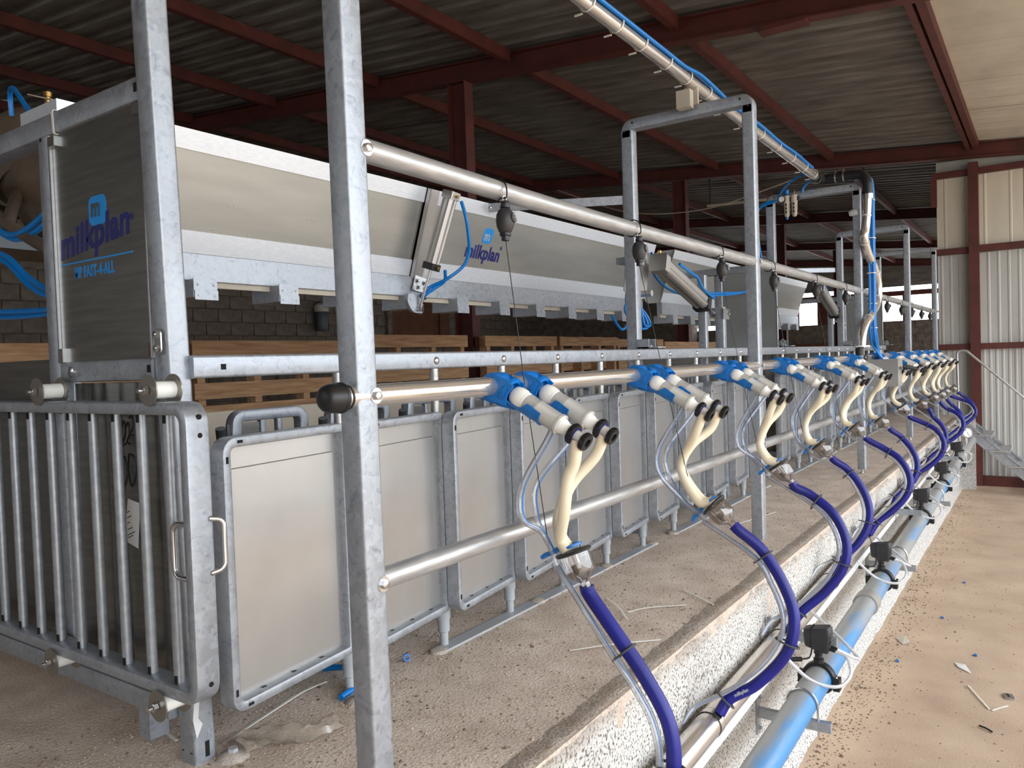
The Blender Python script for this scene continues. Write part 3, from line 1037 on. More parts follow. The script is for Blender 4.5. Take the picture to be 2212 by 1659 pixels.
# feed trough at the heads of the animals
for i, (x0, x1) in enumerate([(1.1, 5.0), (5.3, 9.3)]):
    b = MB()
    b.prism([(0, 0.30), (0.02, 0.30), (0.05, 0.05), (0.28, 0.05), (0.34, 0.66), (0.36, 0.66), (0.30, 0.03), (0.03, 0.03)], (x0, 2.36, 0), (0, 1, 0), (0, 0, 1), x1 - x0)
    b.box(x0 + 0.1, x0 + 0.14, 2.40, 2.66, 0, 0.04)
    b.box(x1 - 0.14, x1 - 0.1, 2.40, 2.66, 0, 0.04)
    solo('feed_trough', b, PALE, ['pale feed trough behind the near row of stalls', 'pale feed trough behind the far row of stalls'][i], 'trough', loc=(x0, 2.36, 0))

# ================================================================== END PANEL FRAMES
def end_frame(xf, label, first):
    root = thing('end_panel', label, 'panel', (xf + 0.025, 1.5, 0), 'galvanised end panels of the stall rows')
    pr = rrect(0.05, 0.05, 0.006, 2)
    xc = xf + 0.025
    y1 = 3.0 if first else 2.6
    b = MB().sweep([(xc, 1.522, 1.405), (xc, y1, 1.405)], rrect(0.05, 0.05, 0.006, 2), (0, 0, 1), smooth=True)
    part('top_beam', b, GALV, root)
    b = MB().sweep([(xc, 1.522, 0.829), (xc, 1.905, 0.829)], rrect(0.047, 0.05, 0.006, 2), (0, 0, 1), smooth=True)
    part('lower_beam', b, GALV, root)
    b = MB().sweep([(xc, 1.935, 0.14), (xc, 1.935, 1.38)], rrect(0.055, 0.05, 0.006, 2), (0, 1, 0), smooth=True)
    part('stile', b, GALV, root)
    b = MB().box(xf + 0.0065, xf + 0.010, 1.520, 1.912, 0.852, 1.382)
    sh = part('sheet', b, SHEET_DK if first else PANEL_LIT, root)
    b = MB()
    b.sweep([(xf + 0.0045, 1.525, 0.852), (xf + 0.0045, 1.525, 1.382)], rrect(0.006, 0.006, 0.001, 1), (0, 1, 0))
    part('bright_edge', b, ZINC, root, 'bright folded edge strip')
    b = MB()
    b.sweep([(xf + 0.003, 1.907, 0.85), (xf + 0.003, 1.907, 1.375)], rrect(0.006, 0.008, 0.001, 1), (0, 1, 0))
    part('bright_edge', b, ZINC, root, 'bright folded edge strip')
    for q in ((1.876, 1.906, 1.352, 1.374), (1.884, 1.906, 0.852, 0.884), (1.524, 1.548, 1.352, 1.376)):
        part('corner_clip', MB().box(xc - 0.028, xc - 0.012, *q), ZINC, root)
    for q in ((1.526, 1.540, 1.398, 1.416), (1.526, 1.538, 0.822, 0.838), (1.94, 1.948, 1.372, 1.380)):
        part('hole', MB().box(xc - 0.0262, xc - 0.02, *q), HOLE, root)
    # oval bolt plate on the leg
    b = MB()
    pts = [(0.011 * math.cos(a), 0.016 + 0.011 * math.sin(a)) for a in np.linspace(0, PI, 9)] + [(0.011 * math.cos(a), -0.016 + 0.011 * math.sin(a)) for a in np.linspace(PI, 2 * PI, 9)]
    b.prism(pts, (xf - 0.002, 1.488, 0.884), (0, -1, 0), (0, 0, 1), 0.003)
    hexbolt(b, (xf - 0.003, 1.488, 0.898), (-1, 0, 0), 0.0075, 0.008, False)
    hexbolt(b, (xf - 0.003, 1.488, 0.870), (-1, 0, 0), 0.0075, 0.008, False)
    part('bolt_plate', b, ZINC, root)
    # corrugated guard sheet below
    b = MB()
    n = 15
    ys = np.linspace(1.525, 1.905, 2 * n)
    vs = []
    for i, y in enumerate(ys):
        dx = 0.006 * math.cos(i * PI / 2.6)
        vs += [(xc + 0.012 + dx, y, 0.14), (xc + 0.012 + dx, y, 0.802)]
    b.add(vs, [(2 * i, 2 * i + 1, 2 * i + 3, 2 * i + 2) for i in range(len(ys) - 1)], True)
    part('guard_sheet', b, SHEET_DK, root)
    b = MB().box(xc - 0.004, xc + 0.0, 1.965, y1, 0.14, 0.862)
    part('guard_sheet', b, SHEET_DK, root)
    b = MB().sweep([(xc, 1.525, 0.115), (xc, 2.6, 0.115)], rrect(0.045, 0.045, 0.005, 2), (0, 0, 1), smooth=True)
    b.box(xc - 0.022, xc + 0.022, 1.60, 1.64, 0.03, 0.10)
    part('foot_beam', b, GALV, root)
    b = MB()
    b.lathe([(0, 0), (0.013, 0.0), (0.013, 0.002), (0.004, 0.004), (0, 0.004)], (xf - 0.0005, 1.852, 0.829), (-1, 0, 0), 10)
    part('weld_dot', b, ZINC, root)
    # grooved rollers guiding the sliding gate
    if first:
        for (y, z) in ((1.880, 0.787), (1.428, 0.787), (1.878, 0.170), (1.446, 0.167)):
            r = MB()
            xa = xf - 0.066
            r.lathe([(0.017, 0.004), (0.017, 0.052)], (xa, y, z), (1, 0, 0), 22)
            ro = part('roller', r, ROLLER, root, 'white nylon roller')
            for q in (0.0, 0.052):
                r = MB().lathe([(0, q), (0.031, q), (0.031, q + 0.0025), (0, q + 0.0025)], (xa, y, z), (1, 0, 0), 26)
                part('flange', r, WASHER, ro)
            r = MB()
            hexbolt(r, (xa, y, z), (-1, 0, 0), 0.009, 0.010, False)
            r.cyl((xa - 0.012, y, z), (xa - 0.02, y, z), 0.005, 10)
            part('axle_bolt', r, ZINC, ro)
            r = MB().cyl((xa + 0.053, y, z), (xf + 0.002, y, z), 0.006, 10)
            part('axle', r, ZINC, ro)
    if first:
        xs = xf + 0.0065
        # lettering: u runs to the right as seen from the gate side (towards the pit), v runs up
        o = np.array((xs - 0.0006, 0, 0))
        u, v = (0, -1, 0), (0, 0, 1)
        s = text_mesh('milkplan', 0.090, (xs - 0.0006, 1.8883, 1.0905), unit((0, -1, 0.10)), v, 0.0003, 'LEFT', 0.0030, 0.10, 0.94, 1.06)
        part('lettering', s, NAVY, sh, 'navy lettering')
        q = MB().prism([(p[0] + 0.01 * p[1], p[1]) for p in rrect(0.074, 0.064, 0.017, 5)], (xs + 0.0002, 1.7168, 1.1826), u, v, -0.001)
        q.v = [(p[0] - 0.0006, p[1], p[2]) for p in q.v]
        part('emblem', q, SKYBLUE, sh, 'light blue rounded badge')
        q = text_mesh('m', 0.062, (xs - 0.0022, 1.7442, 1.1699), u, v, 0.0003, 'LEFT', 0.001, 0.08, 0.85)
        part('emblem_letter', q, SHEET_DK, sh, 'grey letter in the badge')
        q = MB().box(xs - 0.00062, xc - 0.0004, 1.5825, 1.8873, 1.0758, 1.0792)
        part('underline', q, SKYBLUE, sh)
        q = text_mesh('MP FAST-4-ALL', 0.036, (xs - 0.0006, 1.8285, 1.0415), u, v, 0.0003, 'LEFT', 0.0006, 0.0, 0.66, 1.1)
        part('lettering', q, SKYBLUE, sh, 'light blue lettering')
        q = text_mesh('®', 0.022, (xs - 0.0006, 1.5894, 1.1434), u, v, 0.0003)
        part('lettering', q, NAVY, sh)
        q = MB().box(xs - 0.001, xs + 0.0002, 1.523, 1.540, 0.856, 0.884)
        part('sticker', q, WOOD_DK, sh, 'small brown patch')
        b = MB().sweep(round_path([(xc - 0.027, 1.875, 1.377), (xc - 0.027, 1.88, 1.433), (xc + 0.027, 1.88, 1.433), (xc + 0.027, 1.875, 1.377)], 0.004, 2), [(-0.0008, -0.004), (0.0008, -0.004), (0.0008, 0.004), (-0.0008, 0.004)], (1, 0, 0), closed=True)
        part('cable_tie', b, TIE, root, 'white cable tie around the top beam')
    return root
end_frame(0.895, 'grey end panel with navy and light blue lettering at the left', True)
end_frame(5.40, 'plain grey end panel between the near and far stalls, behind the tall portal', False)
end_frame(9.47, 'plain grey end panel near the farthest portal', False)

# marker scribble and paper label on the guard sheet: flat prints beside the gate bars
root = thing('paper_label', 'tilted grey paper label with small print stuck behind the gate bars', 'label', (0.912, 1.655, 0.5))
uu, vv = unit((0, -1, 0.55)), unit((0, -0.28, 1))
b = MB().prism([(-0.036, -0.042), (0.020, -0.055), (0.036, 0.045), (-0.012, 0.052)], (0.9115, 1.655, 0.495), (0, -1, 0), (0, 0, 1), 0.0006)
part('sheet', b, PAPER, root)
b = MB()
for r, wd in ((0.02, 0.012), (0.008, 0.018), (-0.004, 0.01), (-0.018, 0.02), (-0.03, 0.03), (-0.036, 0.022)):
    b.prism([(-0.018, r + 0.0), (-0.018 + wd, r + 0.35 * wd), (-0.018 + wd, r + 0.002 + 0.35 * wd), (-0.018, r + 0.002)], (0.9105, 1.655, 0.495), (0, -1, 0), (0, 0, 1), 0.0004)
part('small_print', b, INK, root)
b = MB()
def stroke(pts, r=0.0022):
    b.tube(spline([(0.913, y - 0.032, z) for y, z in pts], 6), r, 5)
stroke([(1.722, 0.665), (1.715, 0.70), (1.703, 0.718), (1.70, 0.69), (1.715, 0.665), (1.70, 0.668)])
stroke([(1.700, 0.70), (1.688, 0.715), (1.684, 0.69), (1.695, 0.672), (1.684, 0.668)])
stroke([(1.682, 0.725), (1.672, 0.728), (1.668, 0.705), (1.685, 0.685), (1.668, 0.688)])
stroke([(1.722, 0.628), (1.708, 0.638), (1.700, 0.60), (1.716, 0.57), (1.722, 0.60), (1.722, 0.628)])
stroke([(1.690, 0.645), (1.672, 0.64), (1.668, 0.60), (1.685, 0.575), (1.695, 0.61), (1.690, 0.645)])
solo('marker_scribble', b, INK, 'black marker numbers written on the sheet behind the gate bars', 'writing', loc=(0.913, 1.7, 0.65))

# ================================================================== SLIDING GATE WITH BARS
root = thing('sliding_gate', 'galvanised barred sliding gate on white rollers at the left', 'gate', (0.86, 1.33, 0.16))
GX = 0.8605
y0, y1, z0, z1 = 1.318, 2.62, 0.186, 0.764
b = MB()
path = round_path([(GX, y0 + 0.0125, z0 + 0.0125), (GX, y1, z0 + 0.0125), (GX, y1, z1 - 0.0125), (GX, y0 + 0.0125, z1 - 0.0125)], [0.03, 0.002, 0.002, 0.03], 6)
b.sweep(path, rrect(0.025, 0.05, 0.005, 2), (0, 0, 1), closed=True, smooth=True)
part('frame', b, GALV, root)
for k in range(13):
    y = 1.417 + 0.0945 * k
    b = MB().cyl((GX, y, z0 + 0.020), (GX, y, z1 - 0.020), 0.0105, 14)
    bar = part('bar', b, GALV_BAR, root)
    b = MB()
    for z in (z0 + 0.032, z1 - 0.034):
        b.obox((GX - 0.0098, y - 0.004, z), ((1, 0, 0), (0, 1, 0), (0, 0, 1)), (0.003, 0.007, 0.016))
    part('drain_slot', b, HOLE, bar)
b = MB()
for z in (0.735, 0.70, 0.225):
    b = MB().cyl((GX + 0.004, y0 - 0.0006, z), (GX + 0.004, y0 + 0.004, z), 0.005, 12)
    part('hole', b, HOLE, root)
b = MB()
b.tube(round_path([(GX - 0.010, y0 + 0.012, 0.530), (GX - 0.012, y0 + 0.078, 0.530), (GX - 0.012, y0 + 0.078, 0.425), (GX - 0.010, y0 + 0.012, 0.425)], 0.018, 5, False), 0.0058, 10)
part('handle', b, ZINC, root)
b = MB()
b.tube(round_path([(GX + 0.016, y0 + 0.002, 0.540), (GX + 0.042, y0 - 0.006, 0.535), (GX + 0.042, y0 - 0.006, 0.44), (GX + 0.016, y0 + 0.002, 0.435)], 0.016, 5, False), 0.0058, 10)
part('handle', b, ZINC, root)

# ================================================================== HEAD-BAIL HOODS
def hood(x0, x1, label, logo_x=None, seams=(), blocks=None):
    root = thing('head_hood', label, 'hood', (x0, 2.3, 1.1), 'long sheet-metal hoods over the feed trough')
    # cross-section, (y, z): leans out towards the pit at the top
    yb, zb, yt, zt = 2.30, 1.205, 2.178, 1.572
    pl = np.array((yt - yb, zt - zb)); pl /= np.linalg.norm(pl)
    nr = np.array((-pl[1], pl[0]))      # pit side and slightly down
    def S(t, d=0.0):
        q = np.array((yb, zb)) + pl * t + nr * d
        return q
    L = np.hypot(yt - yb, zt - zb)
    def slab(t0, t1, d0, d1, xa, xb_):
        c = [S(t0, d0), S(t1, d0), S(t1, d1), S(t0, d1)]
        return MB().prism([tuple(p) for p in c], (xa, 0, 0), (0, 1, 0), (0, 0, 1), xb_ - xa)
    edges = [x0] + list(seams) + [x1]
    for a, c in zip(edges[:-1], edges[1:]):
        part('front_sheet', slab(0.0, L, -0.004, 0.0, a + 0.001, c - 0.001), HOOD, root)
        part('top_strip', slab(L - 0.062, L, 0.0, 0.006, a + 0.001, c - 0.001), ALU, root, 'bright top strip')
        part('bottom_strip', slab(0.004, 0.075, 0.0, 0.006, a + 0.001, c - 0.001), ALU, root, 'bright bottom strip')
    for sx in seams:
        part('seam_channel', slab(0.0, L, 0.0, 0.03, sx - 0.05, sx - 0.045), SHEET, root)
        part('seam_channel', slab(0.0, L, 0.0, 0.012, sx - 0.05, sx + 0.03), SHEET, root)
    b = MB().prism([(2.19, 1.572), (2.30, 1.572), (2.46, 1.50), (2.46, 1.495), (2.30, 1.566), (2.19, 1.568)], (x0, 0, 0), (0, 1, 0), (0, 0, 1), x1 - x0)
    part('top_flap', b, SHEET, root)
    b = MB().prism([(2.285, 1.204), (2.325, 1.204), (2.325, 1.118), (2.285, 1.118)], (x0, 0, 0), (0, 1, 0), (0, 0, 1), x1 - x0)
    part('carrier_bar', b, GALV, root)
    b = MB().box(x0, x1, 2.300, 2.32, 1.098, 1.1179)
    part('slide_strip', b, PALE, root)
    for xe in (x0 + 0.001, x1 - 0.005):
        b = MB().prism([(2.178, 1.57), (2.30, 1.205), (2.40, 1.205), (2.46, 1.30), (2.46, 1.49), (2.30, 1.566)], (xe, 0, 0), (0, 1, 0), (0, 0, 1), 0.004)
        part('end_plate', b, SHEET, root)
    for x in blocks:
        q = MB()
        q.box(x - 0.085, x, 2.25, 2.40, 1.060, 1.1175)
        bl = part('lock_block', q, GALV, root)
        q = MB()
        q.box(x - 0.085, x + 0.001, 2.247, 2.2498, 1.082, 1.124)
        q.box(x - 0.082, x + 0.003, 2.246, 2.2488, 1.052, 1.083)
        for dx in (-0.07, -0.012):
            for z in (1.10, 1.066):
                q.lathe([(0.004, 0), (0.003, 0.0015), (0, 0.002)], (x + dx, 2.2465, z), (0, -1, 0), 6)
        part('front_tab', q, GALV, bl)
    b = MB()
    xx = x0 + 0.35
    k = 0
    while xx < x1 - 0.05:
        for (dx, t) in ((0.0, 0.175), (0.022, 0.172), (0.09, 0.085), (-0.05, 0.088)):
            p = S(t, 0.0)
            b.lathe([(0.0035, 0), (0.0025, 0.0015), (0, 0.002)], (xx + dx, p[0], p[1]), (0, nr[0], nr[1]), 6)
        xx += 0.335
    part('rivet', b, ZINC, root, kind='stuff')
    if logo_x is not None:
        u = unit((1, pl[0] * 0.02, 0))
        v = np.array((0, pl[0], pl[1]))
        p = S(0.125, 0.0006)
        fs = root.children[0]
        s = text_mesh('milkplan', 0.090, (logo_x, p[0], p[1]), unit(np.array((1, 0, 0)) - v * 0.02), v, 0.0003, 'LEFT', 0.0034, 0.10, 0.88, 1.05)
        part('lettering', s, NAVY, root, 'navy lettering')
        p2 = S(0.235, 0.0)
        q = MB().prism([(a + 0.12 * c, c) for a, c in rrect(0.074, 0.074, 0.018, 5)], (logo_x + 0.150, p2[0], p2[1]), (1, 0, 0), v, 0.0012)
        em = part('emblem', q, SKYBLUE, root, 'light blue rounded badge')
        p3 = S(0.212, 0.0014)
        q = text_mesh('m', 0.066, (logo_x + 0.121, p3[0], p3[1]), (1, 0, 0), v, 0.0003, 'LEFT', 0.001, 0.1, 0.9)
        part('emblem_letter', q, PALE, em)
        p4 = S(0.178, 0.0008)
        q = text_mesh('®', 0.026, (logo_x + 0.268, p4[0], p4[1]), (1, 0, 0), v, 0.0003)
        part('lettering', q, NAVY, root)
    return root
bl1 = [2.57 + 0.3365 * k for k in range(-3, 7)]
bl2 = [5.41 + 0.335 * k for k in range(0, 11)]
hood(1.27, 4.90, 'long leaning hood with two bright strips and a navy logo over the near stalls', 2.90, (2.60,), bl1)
hood(5.22, 8.90, 'far leaning hood behind the plain grey end panel', None, (), bl2)

def air_cylinder(p0, p1, r, label, rod, mid=0.62, label_m=SHEET):
    """profile-barrel pneumatic cylinder from its top pivot p0 to its rod end p1"""
    p0, p1 = np.asarray(p0, float), np.asarray(p1, float)
    d = unit(p1 - p0)
    L = np.linalg.norm(p1 - p0)
    root = thing('air_cylinder', label, 'cylinder', tuple(p0), 'pneumatic cylinders')
    pb = p0 + d * (L * mid)
    t = MB()
    out = []
    for k in range(4):
        a = PI / 2 * k + PI / 4
        for da, rr in ((-0.62, 0.96), (-0.40, 1.12), (-0.12, 1.16), (0.12, 1.16), (0.40, 1.12), (0.62, 0.96)):
            out.append((r * rr * math.cos(a + da), r * rr * math.sin(a + da)))
    side = unit(np.cross(d, (1, 0, 0))) if abs(d[0]) < 0.9 else np.array((0, 0, 1.0))
    t.sweep([p0 + d * r * 1.2, pb], out, side)
    part('barrel', t, ALU if label_m is None else label_m, root)
    for q, w_, cm in ((p0, 1.2, label_m), (pb, 1.1, BLACK)):
        t = MB()
        t.sweep([q, q + d * r * w_], rrect(r * 2.2, r * 2.2, r * 0.25, 2), side)
        part('end_cap', t, cm, root)
    t = MB().cyl(pb + d * r * 1.1, p1, rod, 12)
    part('rod', t, ZINC, root)
    t = MB()
    t.cyl(p1 - d * rod * 4, p1, rod * 1.9, 10)
    t.lathe([(rod * 2.6, -rod * 1.6), (rod * 2.6, rod * 1.6), (rod * 1.0, rod * 1.6), (rod * 1.0, -rod * 1.6), (rod * 2.6, -rod * 1.6)], p1, side, 14)
    part('rod_eye', t, ZINC, root)
    t = MB()
    for q in (p0 + d * r * 0.6, pb + d * r * 0.5):
        e = unit(np.cross(d, side))
        t.cyl(q + side * r, q + side * r * 1.55, r * 0.22, 8)
    part('fitting', t, BRASS, root)
    return root
air_cylinder((2.60, 2.078, 1.548), (2.555, 2.245, 1.056), 0.027, 'upright pneumatic cylinder on the near hood with a looping blue hose', 0.007, 0.60)
air_cylinder((3.62, 1.60, 1.29), (4.41, 1.60, 1.052), 0.042, 'large slanting pneumatic cylinder between the near hood and a short post', 0.012, 0.72)
air_cylinder((6.98, 1.62, 1.372), (7.75, 1.62, 1.10), 0.042, 'distant slanting pneumatic cylinder behind the bent steel down-pipe', 0.012, 0.74)
# bracket that carries the upright cylinder
root = thing('cylinder_bracket', 'bright zinc hook bracket under the upright cylinder', 'bracket', (2.55, 2.25, 1.18))
b = MB().prism([(-0.055, -0.02), (0.05, -0.035), (0.06, 0.03), (-0.03, 0.045)], (2.60, 2.278, 1.165), (1, 0, 0), (0, 0, 1), 0.005)
part('plate', b, ZINC, root)
b = MB().sweep(spline([(2.47, 2.235, 1.12), (2.465, 2.235, 1.085), (2.50, 2.238, 1.048), (2.555, 2.240, 1.045)], 6), [(-0.009, -0.003), (0.009, -0.003), (0.009, 0.003), (-0.009, 0.003)], (0, 1, 0))
part('hook_arm', b, GALV, root)
for dx, dz in ((-0.02, 0.02), (0.025, 0.012), (0.03, -0.012), (-0.015, -0.008)):
    b = MB(); hexbolt(b, (2.60 + dx, 2.272, 1.165 + dz), (0, -1, 0), 0.007, 0.009)
    part('bolt', b, ZINC, root)
# short posts that carry the slanting cylinders
for i, (x, y) in enumerate([(4.39, 1.56), (7.72, 1.60)]):
    root = thing('cylinder_post', ['short galvanised post with a hinge plate at the rod end of the large slanting cylinder',
                                   'short galvanised post at the rod end of the distant slanting cylinder'][i], 'post', (x, y, 0))
    b = MB().sweep([(x, y, 0.0), (x, y, 1.09)], rrect(0.05, 0.05, 0.006, 2), (0, 1, 0), smooth=True)
    part('post', b, GALV, root)
    b = MB().box(x - 0.04, x + 0.06, y - 0.031, y - 0.026, 1.02, 1.08)
    hexbolt(b, (x + 0.045, y - 0.031, 1.05), (0, -1, 0), 0.007, 0.008)
    part('hinge_plate', b, ZINC, root)
    b = MB().sweep([(x - 0.12, y + 0.06, 0.0), (x - 0.12, y + 0.06, 1.27)], rrect(0.045, 0.045, 0.005, 2), (0, 1, 0), smooth=True)
    part('rear_post', b, GALV, root)
# bracket plate of the slanting cylinder's upper end
root = thing('cylinder_mount', 'grey sheet mount with a stub tube holding the upper end of the large slanting cylinder', 'mount', (3.5, 1.66, 1.25))
b = MB().prism([(-0.12, 0.14), (0.10, 0.12), (0.13, 0.03), (0.08, -0.12), (0.0, -0.14), (-0.16, -0.10)], (3.55, 1.68, 1.24), (1, 0, 0), (0, 0, 1), 0.006)
part('plate', b, SHEET, root)
b = MB().cyl((3.54, 1.60, 1.13), (3.54, 1.68, 1.13), 0.016, 12)
part('stub_tube', b, GALV_TUBE, root)
b = MB().box(3.319, 3.46, 1.60, 1.678, 1.26, 1.29)
part('arm', b, GALV, root)
# stay bar from the portal's back leg to the hood
for i, (xa, ya, za, xb_, yb_, zb_) in enumerate([(3.28, 1.60, 1.545, 2.98, 2.166, 1.545), (7.63, 1.62, 1.56, 7.0, 2.166, 1.55)]):
    root = thing('stay_bar', ['flat stay bar from the tall portal to the near hood', 'flat stay bar from the far portal to the far hood'][i], 'bar', (xa, ya, za))
    b = MB().sweep([(xa, ya, za), (xb_, yb_, zb_)], [(-0.02, -0.004), (0.02, -0.004), (0.02, 0.004), (-0.02, 0.004)], (0, 0, 1))
    part('bar', b, GALV, root)
    b = MB(); hexbolt(b, (xb_, yb_ - 0.008, zb_), (0, -1, 0), 0.008, 0.009)
    part('bolt', b, ZINC, root)

# ================================================================== OVERHEAD STEEL PIPE, ELBOW, DOWN PIPE
root = thing('overhead_pipe', 'long stainless pipe running overhead with white cable ties', 'pipe', (1.6, 1.262, 2.0))
def ov(x):
    return np.array((x, 1.262 - 0.003 * (x - 2.3), 2.008 - 0.016 * (x - 2.3) * 0.9))
b = MB().tube([ov(-3.0), ov(5.40)], 0.0255, 20)
part('tube', b, STAINLESS, root)
for x in (-2.2, -1.2, -0.3, 0.5, 1.2, 1.65, 2.02, 2.34, 2.55, 2.75, 2.98, 3.19, 3.42, 3.66, 3.94, 4.2, 4.5, 4.8, 5.08, 5.32):
    c = ov(x)
    t = MB()
    pth = [c + np.array((0.006 * math.sin(a), math.cos(a) * 0.031, math.sin(a) * 0.031 + 0.006)) for a in np.linspace(0, 2 * PI, 18)[:-1]]
    t.sweep(pth, [(-0.001, -0.003), (0.001, -0.003), (0.001, 0.003), (-0.001, 0.003)], (0, 1, 0), closed=True)
    t.box(c[0] - 0.003, c[0] + 0.003, c[1] + 0.02, c[1] + 0.05, c[2] - 0.028, c[2] - 0.023)
    part('cable_tie', t, TIE, root, 'white cable tie')
t = MB()
c = ov(3.265)
t.box(3.20, 3.24, c[1] - 0.012, c[1] + 0.05, 1.88, 1.955)
t.box(3.27, 3.285, c[1] - 0.02, c[1] + 0.04, 1.90, 1.99)
part('pipe_saddle', t, PALE, root, 'pale plastic pipe saddle on the portal beam')
# two blue hoses laid on the pipe
for i, (dy, dz, sag) in enumerate([(-0.014, 0.030, 0.0), (-0.030, 0.021, 0.008)]):
    pts = []
    for k, x in enumerate(np.arange(-2.96, 5.36, 0.16)):
        c = ov(x)
        kink = 0.016 * math.exp(-((x - 3.30) / 0.16) ** 2)
        pts.append(c + np.array((0, dy, dz + kink + 0.004 * math.sin(x * 9 + i * 2) * (x > 3.0))))
    b = MB().tube(spline(pts, 3), 0.0075, 8)
    solo('overhead_air_hose', b, BLUE_HOSE, ['upper blue air hose lying along the overhead pipe', 'lower blue air hose lying along the overhead pipe'][i], 'hose', 'blue hoses on the overhead pipe', loc=tuple(pts[0]))
# black elbow and stainless down pipe
root = thing('elbow_pipe', 'black rubber elbow joining the overhead pipe to the down-pipe', 'pipe', (5.42, 1.15, 1.96))
e0 = ov(5.38)
pth = spline([e0, e0 + np.array((0.05, -0.005, 0.0)), (5.47, 1.225, 1.955), (5.475, 1.17, 1.955), (5.475, 1.06, 1.957), (5.472, 0.985, 1.945), (5.458, 0.955, 1.90), (5.455, 0.95, 1.85), (5.455, 0.95, 1.80)], 6)
b = MB().tube(pth, 0.031, 18)
part('rubber_elbow', b, BLACK, root)
for p, d in (((5.475, 1.145, 1.955), (0, 1, 0)), ((5.475, 1.095, 1.956), (0, 1, 0)), ((5.40, 1.252, 1.953), (1, 0, 0))):
    t = MB().lathe([(0.0335, -0.005), (0.0345, -0.005), (0.0345, 0.005), (0.0335, 0.005)], p, d, 20)
    t.box(p[0] - 0.006, p[0] + 0.006, p[1] - 0.006, p[1] + 0.006, p[2] + 0.033, p[2] + 0.045)
    part('hose_clip', t, ZINC, root)
t = MB().lathe([(0.030, -0.016), (0.0335, -0.016), (0.0335, 0.016), (0.030, 0.016)], (5.455, 0.95, 1.80), (0, 0, 1), 20)
part('clamp_band', t, ZINC, root)
root = thing('down_pipe', 'polished stainless down-pipe with a double bend beside the blue hose bundle', 'pipe', (5.40, 0.96, 0.9))
pth = spline([(5.455, 0.95, 1.83), (5.452, 0.955, 1.72), (5.442, 0.965, 1.60), (5.43, 0.972, 1.535), (5.52, 0.968, 1.45), (5.66, 0.955, 1.36), (5.74, 0.95, 1.28), (5.76, 0.95, 1.20), (5.72, 0.955, 1.12), (5.55, 0.965, 1.04), (5.44, 0.975, 0.985), (5.39, 0.985, 0.92), (5.37, 0.99, 0.83)], 6)
b = MB().tube(pth, 0.0265, 18)
part('tube', b, STAINLESS, root)
t = MB().lathe([(0.027, 0), (0.05, 0.0), (0.05, 0.010), (0.027, 0.010)], (5.37, 0.99, 0.835), (0, 0, 1), 22)
part('flange', t, WHITEPL, root, 'white flange')
for k in (8, 20, 32, 44, 56):
    c = pth[k]; d = unit(pth[k + 1] - pth[k - 1])
    t = MB().lathe([(0.0275, -0.004), (0.0295, -0.004), (0.0295, 0.004), (0.0275, 0.004)], c, d, 16)
    part('cable_tie', t, TIE, root, 'white cable tie')
t = MB()
t.lathe([(0.0, 0.0), (0.014, 0.0), (0.022, 0.02), (0.022, 0.05), (0, 0.05)], (5.43, 1.06, 1.70), (0.2, -1, 0.2), 14)
part('sensor', t, GREYPL, root, 'light grey plug')
# blue hose bundle by the portal leg
root = thing('hose_bundle', 'bundle of five blue air hoses tied down the portal leg behind the bent down-pipe', 'hoses', (5.60, 0.97, 1.4))
for i in range(5):
    dx, dy = 0.017 * (i % 3) - 0.017, -0.014 * (i // 3) - 0.004 * i
    pts = [(5.50 + dx, 1.04, 1.935), (5.56 + dx, 0.985 + dy, 1.94), (5.60 + dx, 0.972 + dy, 1.86), (5.602 + dx, 0.972 + dy, 1.70), (5.598 + dx, 0.972 + dy, 1.45),
           (5.59 + dx, 0.97 + dy, 1.2), (5.585 + dx * 1.4, 0.972 + dy, 1.0), (5.63 + dx * 2, 0.97 + dy, 0.87), (5.76 + 0.02 * i, 0.965, 0.80), (5.80 + 0.02 * i, 0.95, 0.765 - 0.004 * i)]
    part('hose', MB().tube(spline(pts, 5), 0.0078, 8), BLUE_HOSE, root)
for z in (1.80, 1.55, 1.32, 1.12, 0.96):
    t = MB()
    t.sweep(round_path([(5.565, 0.935, z), (5.635, 0.935, z), (5.635, 0.985, z), (5.565, 0.985, z)], 0.012, 3), [(-0.001, -0.003), (0.001, -0.003), (0.001, 0.003), (-0.001, 0.003)], (0, 1, 0), closed=True)
    part('cable_tie', t, TIE, root, 'white cable tie')
